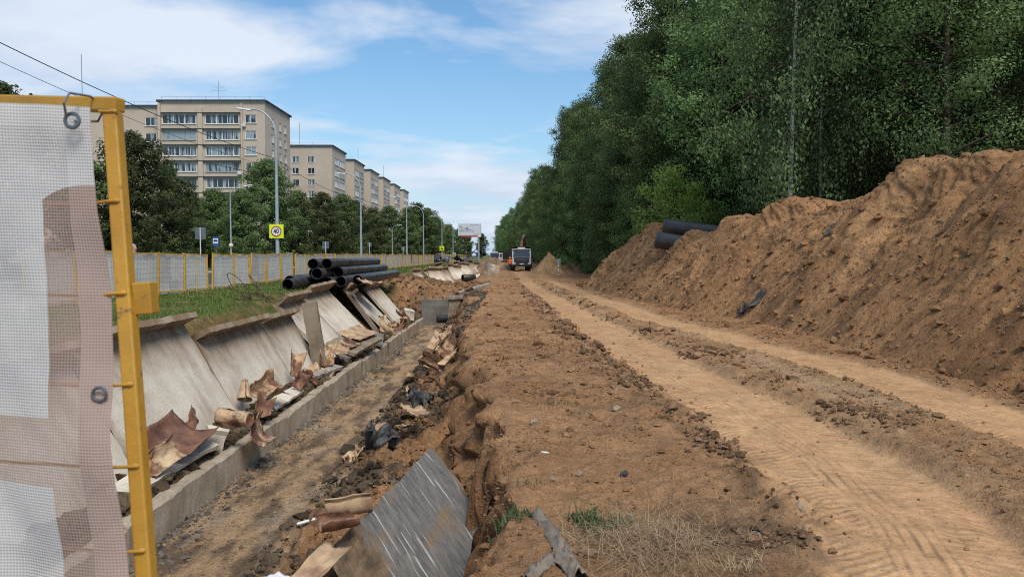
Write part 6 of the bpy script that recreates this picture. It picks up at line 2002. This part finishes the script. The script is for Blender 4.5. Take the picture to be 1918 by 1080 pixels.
MB().box((0, -0.022, p.z - 0.2 + 0.05), (0.5, 0.012, 0.5)).build('panel', M['sign_white'], b2s)
# billboard
p = at(879.5, 430, 195)
bb = thing('billboard', 'white billboard with green print and a red strip on a steel mast', 'billboard', (p.x, 195, 0))
zb = p.z
M['bb_white'] = simple('billboard_white', (.60, .62, .66), (.56, .58, .62), 0.4, 0.6)
MB().box((0, 0, zb), (6.0, 0.35, 3.1)).build('panel', M['bb_white'], bb)
MB().box((2.98, 0, zb), (0.14, 0.5, 3.3)).build('frame', M['lamp_white'], bb)
MB().box((-0.1, -0.05, zb - 1.72), (4.4, 0.3, 0.38)).build('red_strip', M['sign_red'], bb)
MB().box((2.45, -0.05, zb - 1.7), (0.9, 0.3, 0.42)).build('name_plate', M['sign_white'], bb)
pr = MB()
rb_ = random.Random(3)
for k in range(17):
    x = -2.55 + k * 0.225
    if k in (6, 10, 13): continue
    pr.box((x, -0.19, zb - 0.05 - 0.35), (0.05, 0.01, 0.36), Matrix.Rotation(R(rb_.uniform(-25, 25)), 3, 'Y'))
    pr.box((x + 0.08, -0.19, zb - 0.4 + rb_.choice((-.13, .1))), (0.13, 0.01, 0.05))
pr.build('green_print', M['sign_green'], bb)
pr = MB()
for z, x0, x1 in ((0.02, -2.6, -1.35), (0.02, -0.5, 0.5), (-1.2, -2.6, -2.25), (-1.2, 0.9, 2.5), (1.15, 0.2, 2.4), (0.42, -2.5, -1.6), (0.8, -2.6, -2.45), (0.8, -2.3, -2.1)):
    pr.box(((x0 + x1) / 2, -0.19, zb + z), (x1 - x0, 0.01, 0.08 if z not in (0.8,) else 0.22))
pr.build('small_print', M['sign_black'], bb)
ring = MB(); n = 20
for k in range(n):
    a = math.pi * (-0.02 + 1.04 * k / (n - 1)); 
    if k: ring.bar(prev, (-0.75 + 0.55 * math.cos(a), -0.19, zb + 0.05 + 0.55 * math.sin(a)), 0.12, 0.012)
    prev = (-0.75 + 0.55 * math.cos(a), -0.19, zb + 0.05 + 0.55 * math.sin(a))
ring.box((-0.72, -0.19, zb + 0.12), (0.5, 0.01, 0.28))
ring.build('emblem', M['sign_blue'], bb)
MB().tube([(2.35, 0.2, -0.5), (2.35, 0.2, zb - 1.5)], 0.22, 12).build('mast', M['lamp_grey'], bb, True)

# striped marker post by the small heap
p = at(1046, 478, 74)
mp_ = thing('marker_post', 'black and white striped marker post with a grey plate before the tan heap', 'marker post', (p.x, 74, float(ground_h(np.array([p.x]), np.array([74.0]))[0])))
for z0, z1, mt in ((-.2, .22, 'sign_white'), (.22, .34, 'sign_black'), (.34, .72, 'sign_white'), (.72, .84, 'sign_black'), (.84, 1.30, 'sign_white')):
    MB().box2((-.05, -.05, z0), (.05, .05, z1)).build('stripe', M[mt], mp_)
MB().box((0, -0.06, 1.42), (0.42, 0.03, 0.42)).build('plate', M['metal_grey'], mp_)
# thin wooden frame at the far foot of the heap
p = at(1141, 505, 47)
wf = MB(); wf.bar((0, 0, -.2), (0, 0, 1.0), .05, .05); wf.bar((0, 0, .98), (.5, 0, .98), .05, .05)
o = wf.build('stake', M['wood'], None, False, (p.x, 47, 0.1)); tag(o, 'pale stake with a crossbar at the far foot of the long heap', 'stake')
rough_block('concrete_chunk', 'conc', (-1.95, 78, 0.45), (0.9, 1.0, 1.1), 'pale block of concrete beside the far trench', 'concrete chunk', (R(8), R(12), R(20)), 0.3, 0.1, 31)
rough_block('concrete_chunk', 'conc', (-3.5, 68, -0.1), (2.0, 1.6, 0.4), 'flat grey concrete lump at the near end of the far trench', 'concrete chunk', (R(8), R(-8), R(10)), 0.3, 0.08, 32)
tag(link('pipe', pipe_mesh(1.2, 0.3, 0.05), None, (-4.4, 66.5, 0.0), (0, 0, R(-60))), 'rusty short pipe beside the flat grey lump at the far trench', 'pipe')

# second run of tipped slabs further up
rs = random.Random(12)
for i in range(22):
    Y = 58.5 + i * 2.9 + rs.uniform(-.5, .5)
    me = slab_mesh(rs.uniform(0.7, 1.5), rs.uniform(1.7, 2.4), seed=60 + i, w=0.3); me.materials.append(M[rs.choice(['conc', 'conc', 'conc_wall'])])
    o = link('concrete_slab', me, None, (-6.15 + rs.uniform(-.3, .4) + i * 0.04, Y, -0.62))
    o.rotation_euler = (Matrix.Rotation(R(rs.uniform(-66, -24)), 3, 'Z') @ Matrix.Rotation(R(rs.uniform(-12, 12)), 3, 'X') @ Matrix.Rotation(R(-rs.uniform(30, 62)), 3, 'Y')).to_euler()
    tag(o, 'tumbled grey slab in the far jumbled row of channel slabs', 'concrete slab', 'jumbled far row of concrete slabs')
for i, (px, py, Y, sz, rz) in enumerate(((843, 493, 88, (2.6, 1.2), 20), (862, 489, 100, (3.0, 1.4), 60))):
    curled('tar_paper', sz, 1.0, 'film', at(px, py, Y), (5, 10, rz), ['black sheet lying on the grass above the far slabs', 'second black sheet on the rubble above the far slabs'][i], 140 + i, 0.25, 0, None, 'tar paper', 0.02)

# ------------------------------------------------------------------ vehicles
M['truck_white'] = simple('truck_white', (.55, .55, .54), (.42, .41, .39), 2.5, 0.35, rvar=0.1)
M['truck_black'] = simple('truck_black', (.018, .018, .019), (.03, .029, .028), 4, 0.5)
M['tyre'] = simple('tyre_rubber', (.018, .017, .016), (.04, .034, .028), 6, 0.9)
M['rim'] = simple('steel_rim', (.25, .25, .25), (.18, .18, .18), 6, 0.5, 0.6)
M['windscreen'] = glass_mat('windscreen', (.012, .016, .02), (.03, .04, .045))
M['headlight'] = simple('headlight', (.55, .57, .6), (.5, .5, .5), 5, 0.15)
M['orange'] = simple('excavator_orange', (.14, .055, .03), (.10, .04, .025), 3, 0.5)
M['red_car'] = simple('red_car_paint', (.28, .03, .03), (.24, .03, .03), 3, 0.3)
M['blue_car'] = simple('blue_car_paint', (.03, .06, .22), (.03, .05, .18), 3, 0.3)
M['dark_car'] = simple('dark_car_paint', (.03, .03, .034), (.025, .025, .03), 3, 0.3)
def wheel(parent, x, y, z, r, w):
    t = MB().lathe([(r * .55, -w / 2), (r * .93, -w / 2), (r, -w * .35), (r, w * .35), (r * .93, w / 2), (r * .55, w / 2)], (0, 0, 0), 'X', 22)
    o = t.build('wheel', M['tyre'], parent, True, (x, y, z))
    h = MB().lathe([(r * .56, -w * .42), (r * .5, -w * .2), (r * .2, -w * .3), (r * .2, w * .3), (r * .5, w * .2), (r * .56, w * .42)], (0, 0, 0), 'X', 16)
    h.build('rim', M['rim'], o, True)
def dump_truck(loc, rz, label):
    o = thing('dump_truck', label, 'dump truck', loc, (0, 0, rz), None)
    # cab, front at y = 0, facing -y
    prof = [(0.10, 0.95), (0.0, 1.05), (0.0, 1.75), (0.28, 2.62), (0.45, 2.82), (1.75, 2.85), (1.75, 0.95)]
    cab = MB(); cab.prism([(-1.22, y, z) for y, z in prof][::-1], (2.44, 0, 0))
    cab.build('cab', M['truck_white'], o, bevel=0.04)
    ws = MB(); a, b = Vector((0, 0.025, 1.78)), Vector((0, 0.265, 2.56))
    nrm = Vector((0, -(b.z - a.z), b.y - a.y)).normalized() * 0.02
    ws.add([Vector((-1.10, a.y, a.z)) + nrm, Vector((1.10, a.y, a.z)) + nrm, Vector((1.02, b.y, b.z)) + nrm, Vector((-1.02, b.y, b.z)) + nrm], [(0, 1, 2, 3)])
    ws.build('windscreen', M['windscreen'], o)
    gr = MB(); gr.box((0, -0.02, 1.40), (1.90, 0.06, 0.72)); gr.build('grille', M['truck_black'], o, bevel=0.02)
    for z in (1.22, 1.40, 1.58):
        MB().box((0, -0.065, z), (1.5, 0.04, 0.05)).build('grille_bar', M['rim'], o)
    MB().box((0, -0.10, 0.80), (2.46, 0.42, 0.42)).build('bumper', M['truck_black'], o, bevel=0.06)
    MB().box((0, -0.32, 0.92), (0.52, 0.02, 0.12)).build('number_plate', M['sign_white'], o)
    for s in (-1, 1):
        MB().box((s * 0.98, -0.30, 0.98), (0.40, 0.06, 0.18)).build('headlight', M['headlight'], o, bevel=0.02)
        mir = MB(); mir.box((s * 1.42, 0.15, 2.15), (0.20, 0.10, 0.62)); mir.bar((s * 1.2, 0.25, 2.45), (s * 1.42, 0.16, 2.45), 0.04, 0.04)
        mir.build('mirror', M['truck_black'], o, bevel=0.02)
        MB().box((s * 1.225, 0.95, 2.2), (0.02, 0.95, 0.7)).build('side_window', M['windscreen'], o)
        MB().bar((s * 0.15, 0.06, 1.86), (s * 0.75, 0.12, 1.98), 0.03, 0.02).build('wiper', M['truck_black'], o)
    MB().box((0, 0.22, 2.78), (2.3, 0.35, 0.10), Matrix.Rotation(R(-12), 3, 'X')).build('sun_visor', M['truck_white'], o, bevel=0.02)
    MB().box((0, 0.6, 2.96), (0.95, 0.3, 0.16)).build('roof_sign', M['sign_white'], o, bevel=0.02)
    # tipper body
    bd = MB(); t = 0.08
    bd.box2((-1.25, 2.2, 1.25), (1.25, 7.6, 1.36)); bd.box2((-1.25, 2.2, 1.36), (-1.17, 7.6, 2.95)); bd.box2((1.17, 2.2, 1.36), (1.25, 7.6, 2.95))
    bd.box2((-1.25, 2.1, 1.25), (1.25, 2.2, 3.12)); bd.box2((-1.17, 7.5, 1.36), (1.17, 7.58, 2.85))
    bd.build('tipper_body', M['truck_black'], o)
    hd = MB().box((0, 1.75, 3.10), (2.45, 0.75, 0.07)); hd.build('cab_guard', M['truck_black'], o)
    for y in (2.9, 3.9, 4.9, 5.9, 6.9):
        for s in (-1, 1):
            MB().box((s * 1.28, y, 2.1), (0.06, 0.12, 1.6)).build('body_rib', M['truck_black'], o)
    ch = MB(); ch.box2((-0.45, 0.4, 0.75), (-0.3, 7.6, 1.05)); ch.box2((0.3, 0.4, 0.75), (0.45, 7.6, 1.05)); ch.build('chassis', M['truck_black'], o)
    for y in (0.95, 5.0, 6.35):
        for s in (-1, 1):
            wheel(o, s * 1.03, y, 0.52, 0.52, 0.36 if y < 2 else 0.5)
    for s in (-1, 1):
        fl = MB().box((s * 1.03, 0.95, 1.02), (0.44, 1.1, 0.06)); fl.build('mudguard', M['truck_black'], o)
    return o
p = at(977, 507, 96)
zt_ = float(ground_h(np.array([p.x]), np.array([97.0]), False)[0])
tk = dump_truck((p.x, 96, zt_), R(2), 'white dump truck with a black tipper facing along the dirt track')
t2 = copy_tree(tk)
p = at(926, 478, 150); t2.location = (p.x, 150, float(ground_h(np.array([p.x]), np.array([150.0]), False)[0])); t2.rotation_euler = (0, 0, R(-25)); t2.scale = (.9, .9, .9)
tag(t2, 'distant white truck partly hidden by the grey brown heap', 'truck')
# excavator behind the truck: only its boom shows above the cab
ex = thing('excavator', 'excavator behind the dump truck, rust orange boom raised above the cab', 'excavator', (1.3, 112, zt_), (0, 0, R(172)))
for s in (-1, 1):
    tr_ = MB(); tr_.prism([(s * 1.25 - .28, -1.9, .45), (s * 1.25 - .28, -1.5, .08), (s * 1.25 - .28, 1.5, .08), (s * 1.25 - .28, 1.9, .45), (s * 1.25 - .28, 1.5, .85), (s * 1.25 - .28, -1.5, .85)], (.56, 0, 0))
    tr_.build('track', M['tyre'], ex)
hs = MB(); hs.box((0.1, 0.6, 1.55), (2.5, 2.9, 1.0)); hs.build('house', M['orange'], ex, bevel=0.08)
cb_ = MB(); cb_.prism([(-1.2, -1.2, 1.1), (-1.2, .5, 1.1), (-1.2, .5, 2.85), (-1.2, -.9, 2.85), (-1.2, -1.25, 2.0)][::-1], (1.0, 0, 0)); cb_.build('cab', M['windscreen'], ex, bevel=0.04)
bm_ = MB(); pts = [(0.15, -0.9, 1.6), (0.1, -2.6, 4.2), (0.05, -4.4, 5.0)]
bm_.bar(pts[0], pts[1], .42, .6); bm_.bar(pts[1], pts[2], .4, .5); bm_.build('boom', M['orange'], ex, bevel=0.04)
st_ = MB(); st_.bar(pts[2], (0.05, -5.6, 3.0), .32, .42); st_.build('stick', M['orange'], ex, bevel=0.03)
cy_ = MB(); cy_.tube([(0.15, -1.4, 1.5), (0.1, -2.8, 3.4)], .09, 8); cy_.tube([(0.05, -3.0, 4.75), (0.05, -4.75, 5.25)], .08, 8); cy_.build('ram', M['metal_grey'], ex, True)
bk = MB(); bk.prism([(-.5, -5.4, 2.9), (-.5, -6.0, 2.9), (-.5, -6.2, 2.3), (-.5, -5.7, 1.9), (-.5, -5.2, 2.1)], (1.1, 0, 0)); bk.build('bucket', M['truck_black'], ex)
def car(px, Y, rz, mat, label, sc=1.0):
    p = at(px, 478, Y)
    o = thing('car', label, 'car', (p.x, Y, 0.57), (0, 0, rz), 'cars on the street beyond the fence'); o.scale = (sc, sc, sc)
    body = [(-2.1, .35), (-2.15, .75), (-1.9, .95), (-1.0, 1.02), (1.25, 1.02), (2.0, .95), (2.12, .6), (2.05, .35)]
    b = MB(); b.prism([(-.86, y, z) for y, z in body], (1.72, 0, 0)); b.build('body', M[mat], o, bevel=0.06)
    cabp = [(-1.0, 1.0), (-.4, 1.45), (1.0, 1.48), (1.7, 1.0)]
    c = MB(); c.prism([(-.76, y, z) for y, z in cabp], (1.52, 0, 0)); c.build('cabin', M['windscreen'], o, bevel=0.05)
    r = MB().box((0, .3, 1.485), (1.36, 1.25, .05)); r.build('roof', M[mat], o, bevel=0.02)
    for y in (-1.3, 1.3):
        for s in (-1, 1): wheel(o, s * .78, y, .32, .32, .2)
    for s in (-1, 1): MB().box((s * .6, -2.13, .7), (.35, .06, .16)).build('headlight', M['headlight'], o)
car(818, 128, R(5), 'dark_car', 'dark car on the street at the end of the mesh fence')
car(824, 150, R(0), 'red_car', 'small red car beside the lamp post with the yellow sign')
car(833, 170, R(0), 'blue_car', 'blue vehicle just past the red car', 1.25)

# ------------------------------------------------------------------ people
M['skin'] = simple('skin', (.42, .24, .18), (.36, .20, .15), 6, 0.6)
M['hair_grey'] = simple('grey_hair', (.38, .35, .33), (.28, .26, .25), 20, 0.8)
M['hair_dark'] = simple('dark_hair', (.03, .025, .02), (.05, .04, .03), 20, 0.8)
M['vest'] = simple('orange_vest', (.75, .15, .02), (.65, .12, .02), 5, 0.7)
M['helmet'] = simple('yellow_helmet', (.70, .36, .04), (.65, .32, .03), 5, 0.35)
M['trousers'] = simple('dark_trousers', (.025, .028, .035), (.04, .042, .05), 6, 0.9)
M['jacket'] = simple('grey_jacket', (.12, .13, .15), (.09, .1, .12), 5, 0.9)
def skinned(name, verts, edges, radii, mat, parent, root=0, sub=2):
    me = bpy.data.meshes.new(name); me.from_pydata(verts, edges, [])
    me.materials.append(mat)
    o = link(name, me, parent)
    md = o.modifiers.new('skin', 'SKIN'); md.use_smooth_shade = True
    for i, (a, b) in enumerate(radii):
        me.skin_vertices[0].data[i].radius = (a, b)
    me.skin_vertices[0].data[root].use_root = True
    s = o.modifiers.new('smooth', 'SUBSURF'); s.levels = sub; s.render_levels = sub
    return o
def person(loc, rz, label, top_mat, hat=None, hair='hair_dark', stride=0.12):
    o = thing('person', label, 'person', loc, (0, 0, rz))
    V = [(0, 0, .95), (0, 0, 1.12), (0, .01, 1.32), (0, 0, 1.46), (0, -.01, 1.54), (0, -.02, 1.63), (0, -.01, 1.73),       # 0-6 pelvis..head
         (-.19, .01, 1.43), (-.25, .03, 1.16), (-.26, -.08, .93), (-.26, -.13, .82),                                          # 7-10 left arm and hand
         (.19, .01, 1.43), (.25, -.01, 1.16), (.27, -.12, .94), (.27, -.17, .83),                                             # 11-14
         (-.10, -stride * .5, .88), (-.11, -stride, .50), (-.11, -stride * .6, .09), (-.11, -stride * .6 - .16, .03),         # 15-18
         (.10, stride * .3, .88), (.11, stride * .7, .50), (.11, stride * 1.3, .09), (.11, stride * 1.3 - .16, .03),          # 19-22
         (0, -.125, 1.62)]                                                                                                     # 23 nose
    E = [(0, 1), (1, 2), (2, 3), (3, 4), (4, 5), (5, 6), (3, 7), (7, 8), (8, 9), (9, 10), (3, 11), (11, 12), (12, 13), (13, 14),
         (0, 15), (15, 16), (16, 17), (17, 18), (0, 19), (19, 20), (20, 21), (21, 22), (5, 23)]
    rd = [(.15, .11), (.14, .10), (.16, .11), (.09, .07), (.055, .055), (.085, .10), (.075, .085), (.06, .06), (.048, .048), (.037, .037), (.035, .025), (.06, .06), (.048, .048), (.037, .037), (.035, .025),
          (.085, .085), (.06, .06), (.045, .045), (.04, .035), (.085, .085), (.06, .06), (.045, .045), (.04, .035), (.015, .02)]
    skinned('body', V, E, rd, M['skin'], o)
    tv = [0, 1, 2, 3, 7, 8, 9, 11, 12, 13]; te = [(0, 1), (1, 2), (2, 3), (3, 4), (4, 5), (5, 6), (3, 7), (7, 8), (8, 9)]
    skinned('jacket', [V[i] for i in tv], te, [(rd[i][0] + .022, rd[i][1] + .022) for i in tv], top_mat, o)
    tv = [0, 15, 16, 17, 19, 20, 21]; te = [(0, 1), (1, 2), (2, 3), (0, 4), (4, 5), (5, 6)]
    skinned('trousers', [V[i] for i in tv], te, [(rd[i][0] + .02, rd[i][1] + .02) for i in tv], M['trousers'], o)
    if hat:
        h = MB(); h.sphere((0, -.01, 1.70), .125, 14, 9, (1, 1.12, .85)); h.box((0, -.13, 1.68), (.17, .10, .015)); h.build('helmet', hat, o, True)
    else:
        h = MB(); h.sphere((0, .02, 1.70), .103, 14, 9, (.92, 1.05, .92)); h.build('hair', M[hair], o, True)
    return o
p = at(955, 501, 91)
person((p.x, 91, float(ground_h(np.array([p.x]), np.array([91.0]), False)[0])), R(12), 'worker in an orange high-visibility jacket standing beside the dump truck', M['vest'], M['helmet'])
p = at(250, 470, 24.5)
person((p.x, 24.5, 0.585), R(75), 'grey-haired person walking behind the fence, only the head showing', M['jacket'], None, 'hair_grey', .25)
